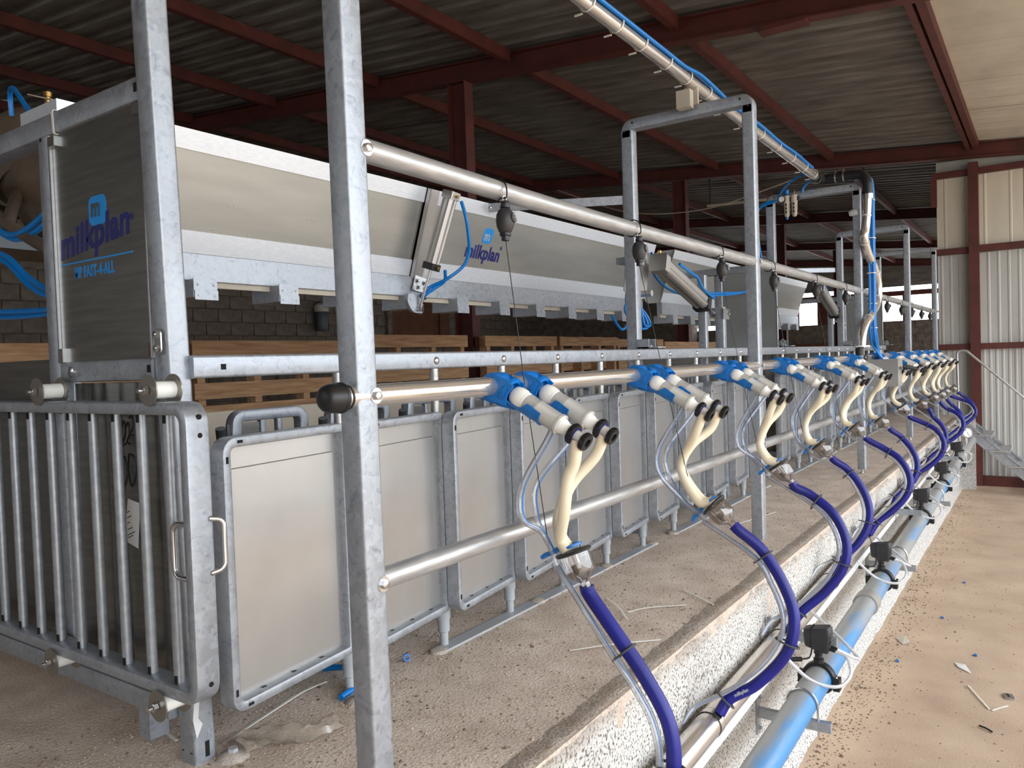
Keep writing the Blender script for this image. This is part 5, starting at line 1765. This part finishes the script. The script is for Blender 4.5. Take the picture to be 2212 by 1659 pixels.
# pulsators on the big pipe
def pulsator(i, x, label, full):
    z = blue_z(x)
    root = thing('pulsator', label, 'valve', (x, BY, z), 'black pulsator valves on the big grey pipe')
    t = MB()
    t.lathe([(0.0465, -0.017), (0.056, -0.017), (0.058, -0.012), (0.058, 0.012), (0.056, 0.017), (0.0465, 0.017)], (x, BY, z), (1, 0, 0), 26)
    t.obox((x, BY - 0.062, z - 0.012), ((1, 0, 0), (0, 1, 0), (0, 0, 1)), (0.036, 0.022, 0.044))
    t.obox((x, BY + 0.060, z - 0.004), ((1, 0, 0), (0, 1, 0), (0, 0, 1)), (0.036, 0.022, 0.040))
    part('saddle_clamp', t, BLACK, root)
    t = MB()
    for s in (-0.010, 0.010):
        hexbolt(t, (x + s, BY - 0.062, z + 0.010), (0, 0, 1), 0.004, 0.006, False)
    part('clamp_bolt', t, ZINC, root)
    t = MB().lathe([(0.018, 0.055), (0.018, 0.070), (0.013, 0.072), (0.013, 0.085), (0.016, 0.088), (0.016, 0.112)], (x, BY, z), (0, 0, 1), 16)
    part('neck', t, BLACK, root)
    t = MB()
    hz = z + 0.145
    t.sweep([(x, BY + 0.004, hz - 0.038), (x, BY + 0.002, hz - 0.03), (x, BY, hz + 0.012), (x, BY, hz + 0.034), (x, BY + 0.001, hz + 0.040)], rrect(0.058, 0.094, 0.012, 3), (1, 0, 0), smooth=True, scales=[0.86, 0.92, 1.0, 1.0, 0.9])
    part('housing', t, DUSTBLACK, root)
    t = MB()
    t.box(x - 0.0295, x + 0.0295, BY + 0.019, BY + 0.021, hz - 0.03, hz + 0.0405)
    part('joint_line', t, HOLE, root)
    t = MB()
    for k in range(3):
        t.box(x - 0.02, x + 0.012, BY - 0.0485, BY - 0.046, hz - 0.012 + 0.012 * k, hz - 0.005 + 0.012 * k)
    part('side_rib', t, GREYRING, root)
    t = MB()
    for s in (-0.012, 0.012):
        t.cyl((x + s, BY - 0.040, hz - 0.030), (x + s, BY - 0.062, hz - 0.036), 0.006, 10)
    part('tube_stub', t, BLACK, root)
    # two clear tubes looping out over the pipe and back to the wall
    for q, pts in enumerate([
        [(x - 0.012, BY - 0.060, hz - 0.036), (x - 0.015, BY - 0.100, hz - 0.050), (x - 0.05, BY - 0.118, hz - 0.095), (x - 0.10, BY - 0.085, hz - 0.125), (x - 0.14, BY - 0.01, hz - 0.105), (x - 0.155, BY + 0.06, hz - 0.045), (x - 0.16, BY + 0.112, hz + 0.025)],
        [(x + 0.012, BY - 0.060, hz - 0.036), (x + 0.05, BY - 0.115, hz - 0.07), (x + 0.09, BY - 0.11, hz - 0.075), (x + 0.11, BY - 0.06, hz - 0.035), (x + 0.15, BY + 0.03, hz + 0.02), (x + 0.18, BY + 0.112, hz + 0.065)]]):
        t = MB().tube(spline(pts, 7), 0.0062, 8)
        part('clear_tube', t, LOOP_TUBE, root, 'clear looping tube')
    t = MB()
    t.tube(spline([(x - 0.004, BY + 0.02, hz - 0.036), (x - 0.006, BY + 0.03, hz - 0.075), (x - 0.012, BY + 0.055, hz - 0.085)], 5), 0.003, 6)
    t.cyl((x - 0.012, BY + 0.055, hz - 0.085), (x - 0.03, BY + 0.10, hz - 0.088), 0.0085, 10)
    t.tube(spline([(x - 0.03, BY + 0.10, hz - 0.088), (x - 0.05, BY + 0.125, hz - 0.105), (x - 0.06, BY + 0.145, hz - 0.08), (x - 0.06, BY + 0.15, hz + 0.01)], 5), 0.0028, 6)
    part('cable', t, BLACK, root, 'black plug and cable')
    return root
for i, x in enumerate((2.90, 4.18, 5.66, 6.81, 8.0)):
    pulsator(i, x, '%s black pulsator valve on the big grey pipe, %s' % (['nearest', 'second', 'third', 'fourth', 'farthest'][i],
             ['seen past a bracket arm', 'standing clear above torn blue film', 'third from the picture bottom', 'behind the far blue hoses', 'by the round vacuum gauge'][i]), i < 3)
# vacuum gauge
root = thing('vacuum_gauge', 'round white-faced vacuum gauge with a steel rim above the far end of the big pipe', 'gauge', (9.0, 0.70, -0.2))
gx, gy, gz = 9.0, 0.69, -0.055
f = unit((-0.80, -0.52, 0.18))
t = MB().lathe([(0.0, -0.02), (0.046, -0.02), (0.05, -0.016), (0.05, 0.010), (0.046, 0.012), (0.044, 0.008)], (gx, gy, gz), f, 28)
part('rim', t, ZINC, root)
t = MB().lathe([(0.0455, 0.006), (0, 0.006)], (gx, gy, gz), f, 28)
dl = part('dial', t, DIAL, root)
u = unit(np.cross((0, 0, 1), f)); v = np.cross(f, u)
t = MB().cyl(np.array((gx, gy, gz)) + f * 0.008 - u * 0.006 + v * 0.012, np.array((gx, gy, gz)) + f * 0.008 + u * 0.014 - v * 0.032, 0.0016, 5)
for a in np.linspace(-0.8 * PI / 1.0, 0.8 * PI, 11):
    e = u * math.sin(a) + v * math.cos(a)
    c_ = np.array((gx, gy, gz)) + f * 0.0075
    t.tube([c_ + e * 0.033, c_ + e * 0.040], 0.0012, 4)
part('needle', t, INK, dl)
t = MB().cyl((gx + 0.02, gy + 0.01, gz - 0.04), (gx + 0.02, 0.70, blue_z(9.0) + 0.03), 0.010, 10)
part('stem', t, ZINC, root)

# control box where the hose bundle ends
root = thing('control_box', 'grey sheet-metal control box on the polished rail where the hose bundle ends', 'box', (5.75, 0.93, 0.62))
t = MB().box(5.74, 5.94, 0.835, 1.055, 0.565, 0.742)
part('case', t, SHEET, root)
t = MB().box(5.736, 5.945, 0.832, 1.058, 0.738, 0.748)
part('lid', t, SHEET, root)
t = MB()
for k in range(3):
    t.box(5.775 + 0.05 * k, 5.80 + 0.05 * k, 0.8325, 0.8345, 0.675, 0.695)
part('stencil_mark', t, GREYRING, root, kind='stuff')
t = MB().cyl((5.92, 0.86, 0.70), (6.18, 0.78, 0.668), 0.010, 10)
for k in range(5):
    t.lathe([(0.012, -0.006), (0.015, -0.003), (0.015, 0.003), (0.012, 0.006)], (5.98 + 0.045 * k, 0.842 - 0.0135 * k, 0.694 - 0.0055 * k), (0.95, -0.3, -0.1), 10)
part('cable_gland', t, BLACK, root)

# second lower pale pipe seen far along the wall is part of the drain
b = MB().tube([(4.9, 0.80, -0.44), (7.6, 0.80, -0.40)], 0.036, 16)
solo('drain_pipe', b, GREYPVC, 'plain grey drain pipe low on the pit wall behind the far pulsators', 'pipe', loc=(4.9, 0.8, -0.44))

# ================================================================== STAIRS AND HANDRAIL
root = thing('pit_stairs', 'galvanised steel stairs going down into the pit at the end wall', 'stairs', (9.95, 0.5, PZ))
for x in (9.90, 10.42):
    t = MB().prism([(0.86, 0.02), (0.86, -0.09), (0.80, -0.135), (0.06, PZ), (-0.05, PZ), (-0.05, PZ + 0.05), (0.74, -0.035)], (x, 0, 0), (0, 1, 0), (0, 0, 1), 0.008)
    st = part('stringer', t, GALV, root)
    t = MB()
    t.sweep([(x + 0.004, 0.80, -0.005), (x + 0.004, 0.05, PZ + 0.14 - 0.015)], [(-0.003, -0.018), (0.003, -0.018), (0.003, 0.018), (-0.003, 0.018)], (0, 0, 1))
    part('stringer_flange', t, GALV_TUBE, st)
for k in range(4):
    y = 0.62 - 0.165 * k
    z = -0.16 - 0.165 * k
    t = MB().box(9.86, 10.43, y - 0.09, y + 0.10, z - 0.012, z)
    t.box(9.86, 10.43, y - 0.092, y - 0.088, z - 0.035, z)
    part('tread', t, GALV_TUBE, root)
b = MB().tube(round_path([(9.86, 0.83, -0.3), (9.86, 0.84, 0.77), (9.86, 0.755, 0.77), (9.86, 0.02, 0.04), (9.86, 0.02, -0.75)], [0, 0.04, 0.06, 0.05, 0], 6, False), 0.0125, 12)
part('handrail', b, GALV_TUBE, root)

# ================================================================== PALLETS
def pallet(x0, x1, top, label, turned=False):
    root = thing('wooden_pallet', label, 'pallet', (x0, 4.0, 0), 'wooden pallets standing on edge')
    r_ = random.Random(int(x0 * 100))
    z = top
    k = 0
    while z > 0.09:
        h = 0.092 + r_.uniform(-0.006, 0.008)
        t = MB()
        yy = 4.0 + (0.10 if turned else 0.0) + r_.uniform(-0.004, 0.004)
        e = r_.uniform(-0.01, 0.012)
        t.add([(x0 + e, yy, z - h + r_.uniform(-.004, .004)), (x1 - e, yy, z - h + r_.uniform(-.004, .004)), (x1 - e, yy, z + r_.uniform(-.004, .004)), (x0 + e, yy, z + r_.uniform(-.004, .004)),
               (x0 + e, yy + 0.02, z - h), (x1 - e, yy + 0.02, z - h), (x1 - e, yy + 0.02, z), (x0 + e, yy + 0.02, z)],
              [(0, 1, 2, 3), (7, 6, 5, 4), (4, 5, 1, 0), (3, 2, 6, 7), (0, 3, 7, 4), (1, 5, 6, 2)])
        part('board', t, WOOD, root)
        z -= h + 0.036 + r_.uniform(-0.006, 0.006)
        k += 1
    for f in (0.03, 0.35, 0.66, 0.94):
        x = x0 + (x1 - x0) * f
        t = MB().box(x, x + 0.05, 4.0215 if not turned else 3.995, 4.0985, 0.0, top)
        part('stringer', t, WOOD, root)
    for z in (top - 0.05, top * 0.5, 0.08):
        t = MB().box(x0, x1, (4.099 if not turned else 3.975), (4.118 if not turned else 3.994), z - 0.045, z + 0.045)
        part('back_board', t, WOOD_DK if not turned else WOOD, root)
names = ['pallet standing on edge at the far left behind the end panel', 'pallet standing on edge behind the front leg, with a clean top board', 'pallet standing on edge just left of the red column',
         'weathered pallet standing on edge just right of the red column', 'pallet standing back to front with its stringers showing', 'pallet standing on edge behind the second portal',
         'pallet standing on edge beyond the second portal', 'farthest pallet standing on edge near the plain end panel']
for i, (x0, x1, tp) in enumerate([(1.35, 2.58, 0.985), (2.60, 3.82, 1.0), (3.84, 5.15, 1.045), (5.40, 6.57, 1.05), (6.60, 7.86, 1.05), (7.9, 9.15, 1.03), (9.2, 10.4, 1.0), (10.5, 11.7, 1.0)]):
    pallet(x0, x1, tp, names[i], turned=(i == 4))

# ================================================================== THINGS ON THE BACK WALL
root = thing('wall_board', 'brown square hatch board in a frame on the block wall', 'board', (9.9, YB - 0.05, 1.3))
t = MB().box(10.35, 11.65, YB - 0.035, YB - 0.008, 1.36, 1.92)
part('panel', t, WOOD_DK, root)
t = MB()
t.box(10.22, 10.34, YB - 0.06, YB - 0.008, 1.30, 2.05); part('frame_post', t, BLOCK, root)
t = MB(); t.box(11.66, 11.95, YB - 0.07, YB - 0.008, 1.30, 2.05); part('frame_post', t, WOOD_DK, root)
t = MB(); t.box(10.22, 11.95, YB - 0.06, YB - 0.008, 1.93, 2.06); part('frame_top', t, WOOD_DK, root)
root = thing('wall_pot', 'pale pot hung on a strap on the block wall', 'pot', (16.4, YB - 0.2, 1.6))
t = MB().lathe([(0.0, -0.13), (0.17, -0.13), (0.20, 0.13), (0.185, 0.13), (0.16, -0.115), (0, -0.115)], (16.35, YB - 0.22, 1.74), (0.12, -0.1, 1), 18)
part('bowl', t, PALE, root)
t = MB().tube([(16.16, YB - 0.22, 1.86), (16.10, YB - 0.02, 2.05)], 0.012, 6)
part('strap', t, PALE, root)
t = MB().box(16.03, 16.07, YB - 0.04, YB - 0.008, 1.2, 2.05)
solo('wall_batten', t, WOOD_DK, 'thin dark batten on the block wall beside the pale pot', 'batten', loc=(16.05, YB, 1.2))
root = thing('wall_lantern', 'small grey-green can hung on the block wall left of the front leg', 'can', (8.3, YB - 0.1, 1.5))
t = MB().lathe([(0, 0), (0.10, 0), (0.11, 0.05), (0.11, 0.36), (0.07, 0.42), (0.07, 0.47), (0, 0.47)], (8.62, YB - 0.13, 1.42), (0, 0, 1), 16)
part('can', t, DARKGREY, root)
t = MB().lathe([(0.115, 0.30), (0.118, 0.40), (0.06, 0.44)], (8.62, YB - 0.13, 1.42), (0, 0, 1), 16)
part('lid', t, PALE, root)
# sagging wire and lamp tubes under the rafter
b = MB().tube(spline([(10.35, 6.2, RZ(6.2, -0.02)), (10.32, 5.0, 2.92), (10.3, 3.9, 2.80), (10.33, 3.0, 2.95), (10.38, 2.4, RZ(2.4, -0.01))], 8), 0.008, 5)
solo('sagging_wire', b, PALE, 'thin pale wire sagging below the second rafter', 'wire', loc=(10.35, 5, 2.9))
root = thing('tube_lamp', 'unlit pale lamp tube under the roof beyond the red column', 'lamp', (10.9, 3.2, 2.9))
b = MB().cyl((10.95, 4.05, 2.965), (10.95, 1.9, 2.90), 0.022, 10)
part('tube', b, PALE, root)
for yy in (1.95, 4.0):
    b = MB().box(10.94, 10.96, yy - 0.01, yy + 0.01, 2.90, RZ(yy, 0.19))
    part('hanger', b, DARKGREY, root)

# ================================================================== LEFT EDGE: PUMP HOUSING AND HOSES
root = thing('pump_housing', 'dusty brown cast housing at the left edge, partly behind the top beam', 'housing', (1.15, 2.62, 1.5))
t = MB().lathe([(0.0, 0.16), (0.07, 0.155), (0.11, 0.13), (0.14, 0.08), (0.155, 0.0), (0.155, -0.20), (0.12, -0.26)], (1.25, 2.72, 1.53), (-0.25, 0.75, 1.0), 28)
part('dome', t, DUSTY, root)
t = MB().lathe([(0.155, -0.05), (0.172, -0.05), (0.172, -0.015), (0.155, -0.012)], (1.25, 2.72, 1.53), (-0.25, 0.75, 1.0), 28)
part('band', t, DUSTY, root)
t = MB().lathe([(0.158, 0.02), (0.162, 0.0), (0.162, -0.02), (0.158, -0.03)], (1.25, 2.72, 1.47), (-0.25, 0.75, 1.0), 28)
part('rib', t, DUSTY, root)
t = MB()
t.lathe([(0.026, 0.0), (0.028, 0.01), (0.028, 0.04), (0.02, 0.045), (0.009, 0.045), (0.009, 0.075), (0.013, 0.076), (0.013, 0.09), (0, 0.09)], (1.21, 2.575, 1.62), (0.02, -0.05, 1), 12)
part('valve_bolt', t, BRASS, root, 'brass bolt on a black seat')
t = MB().tube([(1.13, 2.62, 1.39), (1.005, 2.40, 1.25), (0.995, 2.02, 1.10)], 0.017, 12)
part('outlet_arm', t, DUSTY, root)
t = MB().box(0.946, 1.30, 2.50, 2.75, 1.20, 1.24)
t.box(1.28, 1.32, 2.74, 2.78, 0.0, 1.24)
part('shelf', t, DARKGREY, root)
hs = [[(1.13, 2.63, 1.63), (1.12, 2.61, 1.69), (1.10, 2.54, 1.685), (1.06, 2.38, 1.59), (1.03, 2.24, 1.49), (1.02, 2.20, 1.36)],
      [(0.99, 2.55, 1.30), (0.99, 2.35, 1.215), (0.99, 2.18, 1.235), (0.99, 2.03, 1.30)],
      [(1.0, 2.55, 1.29), (1.0, 2.36, 1.205), (1.0, 2.2, 1.215), (1.0, 2.04, 1.285)],
      [(0.99, 2.62, 1.20), (0.99, 2.40, 1.165), (0.985, 2.25, 1.09), (0.98, 2.13, 1.045), (0.98, 2.02, 1.02)],
      [(1.0, 2.62, 1.185), (1.0, 2.42, 1.15), (0.995, 2.27, 1.07), (0.99, 2.15, 1.03), (0.99, 2.03, 1.01)],
      [(0.99, 2.62, 1.02), (0.99, 2.38, 1.005), (0.985, 2.15, 0.995), (0.98, 2.0, 1.0)],
      [(1.0, 2.62, 1.005), (1.0, 2.38, 0.990), (0.995, 2.15, 0.985), (0.99, 2.0, 0.985)]]
hl = ['blue hose arching over the dusty housing', 'upper of two blue hoses crossing under the top beam at the left edge', 'lower of two blue hoses crossing under the top beam at the left edge',
      'upper of two blue hoses drooping at the left edge', 'lower of two blue hoses drooping at the left edge', 'upper of two level blue hoses at the left edge', 'lower of two level blue hoses at the left edge']
for p, l in zip(hs, hl):
    solo('edge_air_hose', MB().tube(spline(p, 7), 0.0075, 8), BLUE_HOSE, l, 'hose', 'blue hoses at the left edge', loc=p[0])

root = thing('sheet_box', 'small open sheet-metal box lying on the top beam of the lettered end panel', 'box', (0.96, 2.1, 1.43))
t = MB()
for q in ((0.95, 1.24, 1.975, 1.979, 1.431, 1.495), (0.95, 1.24, 2.16, 2.164, 1.431, 1.495), (0.95, 0.954, 1.979, 2.16, 1.431, 1.495), (1.236, 1.24, 1.979, 2.16, 1.431, 1.495), (0.95, 1.24, 1.975, 2.164, 1.428, 1.431)):
    t.box(*q)
part('body', t, ALU, root)
t = MB().add([(0.95, 2.0, 1.496), (1.24, 2.0, 1.496), (1.24, 2.12, 1.535), (0.95, 2.12, 1.535), (0.95, 2.0, 1.499), (1.24, 2.0, 1.499), (1.24, 2.12, 1.538), (0.95, 2.12, 1.538)],
              [(3, 2, 1, 0), (4, 5, 6, 7), (0, 1, 5, 4), (1, 2, 6, 5), (2, 3, 7, 6), (3, 0, 4, 7)])
part('flap', t, PALE, root)
t = MB(); hexbolt(t, (0.975, 1.975, 1.468), (0, -1, 0), 0.005, 0.006)
part('screw', t, ZINC, root)

# hoses of the upright cylinder
cyl_h = [[(2.62, 2.045, 1.505), (2.63, 2.03, 1.43), (2.655, 2.04, 1.36), (2.68, 2.06, 1.30), (2.675, 2.09, 1.24), (2.63, 2.15, 1.185), (2.60, 2.22, 1.155), (2.57, 2.245, 1.12)],
         [(2.63, 2.155, 1.225), (2.64, 2.17, 1.18), (2.61, 2.20, 1.15), (2.575, 2.23, 1.118), (2.60, 2.25, 1.108)]]
for p, l in zip(cyl_h, ['long blue hose looping beside the upright cylinder', 'short blue hose from the foot of the upright cylinder']):
    solo('cylinder_air_hose', MB().tube(spline(p, 8), 0.0075, 8), BLUE_HOSE, l, 'hose', 'blue hoses of the upright cylinder', loc=p[0])
# hose on the large slanting cylinder
p = [(3.80, 1.56, 1.29), (3.95, 1.55, 1.25), (4.02, 1.55, 1.235), (4.10, 1.55, 1.18), (4.26, 1.55, 1.135)]
solo('cylinder_air_hose', MB().tube(spline(p, 7), 0.0075, 8), BLUE_HOSE, 'blue hose along the top of the large slanting cylinder', 'hose', 'blue hoses of the slanting cylinders', loc=p[0])
p = [(7.15, 1.60, 1.38), (7.35, 1.60, 1.29), (7.55, 1.60, 1.20), (7.72, 1.60, 1.15)]
solo('cylinder_air_hose', MB().tube(spline(p, 7), 0.0075, 8), BLUE_HOSE, 'blue hose along the top of the distant slanting cylinder', 'hose', 'blue hoses of the slanting cylinders', loc=p[0])
# tangle of blue hoses hanging from the mount
rt = random.Random(5)
tangle = thing('hose_tangle', 'tangle of thin blue hoses hanging below the cylinder mount', 'hoses', (3.5, 1.69, 1.05))
for i in range(6):
    x = 3.46 + 0.028 * i
    p = [(x + 0.03, 1.70, 1.17), (x, 1.70, 1.12), (x - 0.03 + rt.uniform(-0.04, 0.04), 1.69, 1.05), (x - 0.02 + rt.uniform(-0.05, 0.05), 1.68, 0.985 + rt.uniform(-0.015, 0.02)),
         (x + 0.06 + rt.uniform(-0.03, 0.05), 1.69, 0.97 + rt.uniform(-0.01, 0.03)), (x + 0.09, 1.70, 1.03), (x + 0.02, 1.71, 1.06 + rt.uniform(0, 0.03))]
    if i == 0:
        p = p[:3] + [(3.43, 1.68, 0.99), (3.38, 1.68, 0.955), (3.33, 1.68, 0.965), (3.28, 1.69, 1.02)]
    part('strand', MB().tube(spline(p, 7), 0.0065, 7), BLUE_HOSE, tangle)

# ================================================================== LITTER ON THE FLOORS
def stick(pts, r, m, name, label, cat, group=None, flat=False):
    t = MB()
    if flat:
        t.sweep(spline(pts, 5), [(-r * 0.3, -r), (r * 0.3, -r), (r * 0.3, r), (-r * 0.3, r)], (0, 0, 1))
    else:
        t.tube(spline(pts, 5), r, 7)
    return solo(name, t, m, label, cat, group, loc=pts[0])
G1 = 'white cable tie offcuts on the platform'
ties = [([(1.006, 1.50, .004), (1.18, 1.53, .01), (1.27, 1.545, .012), (1.349, 1.552, .006)], 'longest cable tie offcut, lying between the post foot and the first gate'),
        ([(0.969, 1.743, .004), (0.965, 1.66, .008), (0.958, 1.60, .005)], 'cable tie offcut on the shaded floor left of the post foot'),
        ([(2.32, 1.247, .004), (2.25, 1.17, .008), (2.164, 1.093, .005)], 'cable tie offcut beside the nearest blue hose'),
        ([(2.224, 1.122, .004), (2.29, 1.08, .007), (2.38, 0.985, .005)], 'straight cable tie offcut behind the nearest blue hose'),
        ([(1.85, 1.117, .004), (1.938, 1.02, .012), (2.05, 0.93, .005)], 'cable tie offcut in front of the first floor strip'),
        ([(2.53, 1.057, .004), (2.48, 0.99, .006), (2.423, 0.91, .005)], 'short cable tie offcut near the second claw'),
        ([(3.6, 1.25, .004), (3.8, 1.20, .007), (4.0, 1.16, .005)], 'cable tie offcut behind the tall portal leg'),
        ([(3.4, 1.10, .004), (3.5, 1.09, .006), (3.7, 1.15, .005)], 'curled cable tie offcut just past the tall portal leg')]
for p, l in ties:
    stick(p, 0.003, TIE, 'cable_tie_offcut', l, 'cable tie', G1, True)
G2 = 'offcuts on the pit floor'
for p, l, m in [([(4.237, 0.338, PZ + .004), (4.12, 0.29, PZ + .006), (4.005, 0.24, PZ + .004)], 'pale bent cable tie offcut on the pit floor, nearest the camera', TIE),
                ([(3.996, 0.228, PZ + .004), (4.04, 0.20, PZ + .005), (4.082, 0.173, PZ + .004)], 'short pale cable tie offcut on the pit floor', TIE),
                ([(3.802, 0.265, PZ + .006), (3.785, 0.24, PZ + .008), (3.765, 0.216, PZ + .006)], 'black offcut of cable on the pit floor', BLACK)]:
    stick(p, 0.004, m, 'floor_offcut', l, 'offcut', G2, m is TIE)
# pieces lying about: paper, washer, blue scraps
t = MB()
t.add([(4.52, 0.42, PZ + 0.004), (4.50, 0.37, PZ + 0.010), (4.40, 0.335, PZ + 0.004), (4.46, 0.40, PZ + 0.006), (4.47, 0.385, PZ + 0.008)], [(0, 4, 1), (1, 4, 2), (2, 4, 3), (3, 4, 0)])
t.add([(4.52, 0.42, PZ + 0.003), (4.50, 0.37, PZ + 0.007), (4.40, 0.335, PZ + 0.002), (4.46, 0.40, PZ + 0.003)], [(3, 2, 1, 0)])
solo('paper_scrap', t, DIAL, 'white torn paper scrap on the pit floor', 'paper', loc=(3.3, 0.3, PZ))
t = MB()
t.add([(4.75, 0.73, PZ + 0.004), (4.80, 0.69, PZ + 0.010), (4.72, 0.65, PZ + 0.004), (4.66, 0.68, PZ + 0.005), (4.73, 0.685, PZ + 0.010)], [(0, 4, 1), (1, 4, 2), (2, 4, 3), (3, 4, 0)])
t.add([(4.75, 0.73, PZ + 0.002), (4.80, 0.69, PZ + 0.006), (4.72, 0.65, PZ + 0.002), (4.66, 0.68, PZ + 0.002)], [(3, 2, 1, 0)])
solo('leaf_scrap', t, PALE, 'dry pale leaf on the pit floor by the wall', 'leaf', loc=(3.6, 0.55, PZ))
t = MB()
t.prism(rrect(0.062, 0.04, 0.010, 3), (4.192, 0.173, PZ + 0.002), unit((1, 0.25, 0)), unit((-0.25, 1, 0)), 0.005)
u_ = solo('steel_plate', t, ZINC, 'small zinc slotted plate lying on the pit floor', 'plate', loc=(4.192, 0.173, PZ))
t = MB().prism(rrect(0.036, 0.009, 0.004, 3), (4.199, 0.175, PZ + 0.0065), unit((1, 0.25, 0)), unit((-0.25, 1, 0)), 0.001)
part('slot', t, HOLE, u_)
for i, (x, y) in enumerate([(4.676, 0.338), (5.241, 0.547), (6.1, 0.5), (4.401, 0.669)]):
    t = MB().prism([(-0.014, -0.005), (0.013, -0.007), (0.016, 0.005), (-0.009, 0.007)], (x, y, PZ + 0.002), unit((1, 0.3, 0)), unit((-0.3, 1, 0)), 0.006)
    solo('blue_scrap', t, BLUE, '%s blue plastic scrap on the pit floor, counted from the picture bottom' % ORD[[1, 2, 3, 0][i]], 'scrap', 'blue scraps on the pit floor', loc=(x, y, PZ))
# offcut of blue hose under the first gate and blue ring
t = MB().tube(spline([(1.295, 1.44, 0.009), (1.36, 1.455, 0.012), (1.40, 1.505, 0.02), (1.415, 1.56, 0.018), (1.40, 1.62, 0.009)], 7), 0.008, 10)
solo('hose_offcut', t, BLUE_HOSE, 'curved blue hose offcut on the floor under the nearest gate', 'hose', loc=(1.2, 1.5, 0))
t = MB().lathe([(0.006, 0), (0.010, 0), (0.010, 0.014), (0.006, 0.014), (0.006, 0)], (1.572, 1.477, 0.010), (-0.6, -0.7, 0.2), 14)
solo('blue_ring', t, BLUE, 'small blue plastic ring on the floor before the first floor strip', 'ring', loc=(1.53, 1.4, 0))
t = MB().prism([(-0.02, -0.005), (0.02, -0.006), (0.02, 0.005), (-0.02, 0.006)], (5.35, 1.10, 0.002), (1, 0.2, 0), (-0.2, 1, 0), 0.006)
solo('blue_scrap', t, BLUE, 'blue plastic scrap on the platform near the second far portal leg', 'scrap', loc=(5.35, 1.1, 0))
# crumpled film
t = MB()
r_ = random.Random(3)
nx, ny = 22, 7
vs = []
for i in range(nx):
    f = i / (nx - 1)
    cx, cy = 1.00 + 0.20 * f, 1.455 - 0.12 * f + 0.014 * math.sin(f * 7)
    wd = 0.042 * (1 - f) ** 0.5 + 0.012 + (0.018 if f > 0.88 else 0)
    for j in range(ny):
        g = j / (ny - 1) - 0.5
        vs.append((cx + r_.uniform(-.005, .005), cy + g * 2 * wd + r_.uniform(-.004, .004), 0.004 + max(0, 0.028 * (1 - 3.2 * g * g) * (0.5 + 0.5 * math.sin(f * 9 + j)) + r_.uniform(0, 0.008))))
t.add(vs, [(i * ny + j, (i + 1) * ny + j, (i + 1) * ny + j + 1, i * ny + j + 1) for i in range(nx - 1) for j in range(ny - 1)], True)
solo('plastic_film', t, PLBAG, 'crumpled strip of clear plastic film on the platform floor', 'film', loc=(1.0, 1.32, 0))
# anchor pads in the floor
for i, (x, y) in enumerate([(0.985, 1.435), (1.315, 1.40)]):
    root = thing('floor_anchor', ['mortar-smeared floor anchor right of the post foot', 'mortar-smeared floor anchor behind the front leg'][i], 'anchor', (x, y, 0))
    t = MB().lathe([(0.036, 0.0), (0.030, 0.006), (0.015, 0.012), (0, 0.013)], (x, y, 0), (0, 0, 1), 11)
    part('mortar_pad', t, MORTAR_LIGHT, root)
    t = MB().lathe([(0.011, 0.010), (0.011, 0.020), (0.0, 0.020)], (x, y, 0), (0, 0, 1), 6)
    part('bolt_head', t, GREYPL, root)

def grit(name, n, fx, m, label, z0, smin, smax, seed):
    g = random.Random(seed)
    t = MB()
    for _ in range(n):
        x, y = fx(g)
        s = g.uniform(smin, smax) * (1.0 if g.random() < 0.9 else 1.8)
        a = g.uniform(0, PI)
        ca, sa = math.cos(a) * s, math.sin(a) * s
        q = g.uniform(0.5, 1.3)
        t.add([(x + ca, y + sa, z0), (x - sa * q, y + ca * q, z0), (x - ca, y - sa, z0), (x + sa * q, y - ca * q, z0), (x + g.uniform(-.3, .3) * s, y + g.uniform(-.3, .3) * s, z0 + s * g.uniform(0.5, 1.0))],
              [(0, 1, 4), (1, 2, 4), (2, 3, 4), (3, 0, 4)])
    o = part(name, t, m, None, label, 'stuff', loc=(0, 0, z0))
    return o
def near_x(g, a, b_):
    u_ = g.random()
    return a * (b_ / a) ** u_
CRUMB = mat('crumb_dark', rgb(128, 108, 90), 0, 0.95, rgb(98, 80, 64), 20, (0.3, 0.7))
CRUMBL = mat('crumb_light', rgb(186, 168, 148), 0, 0.95, rgb(150, 132, 114), 20, (0.3, 0.7))
grit('floor_grit', 5200, lambda g: (near_x(g, 0.5, 7.5), g.uniform(KY + 0.02, 1.75)), CRUMBL, 'loose light grit scattered over the platform floor', 0.0005, 0.0015, 0.0042, 11)
grit('floor_crumbs', 1500, lambda g: (near_x(g, 0.5, 8.0), g.uniform(KY + 0.02, 1.9)), CRUMB, 'dark crumbs of dried dung scattered over the platform floor', 0.0005, 0.0012, 0.0045, 12)
grit('pit_debris', 1300, lambda g: (near_x(g, 3.0, 9.8), KY - 0.05 - abs(g.gauss(0, 0.09))), CRUMB, 'dark debris gathered along the foot of the pit wall', PZ + 0.0005, 0.002, 0.0055, 13)
grit('pit_grit', 1200, lambda g: (near_x(g, 1.9, 9.8), g.uniform(-0.8, KY - 0.05)), CRUMB, 'scattered dark specks on the sandy pit floor', PZ + 0.0005, 0.0015, 0.005, 14)
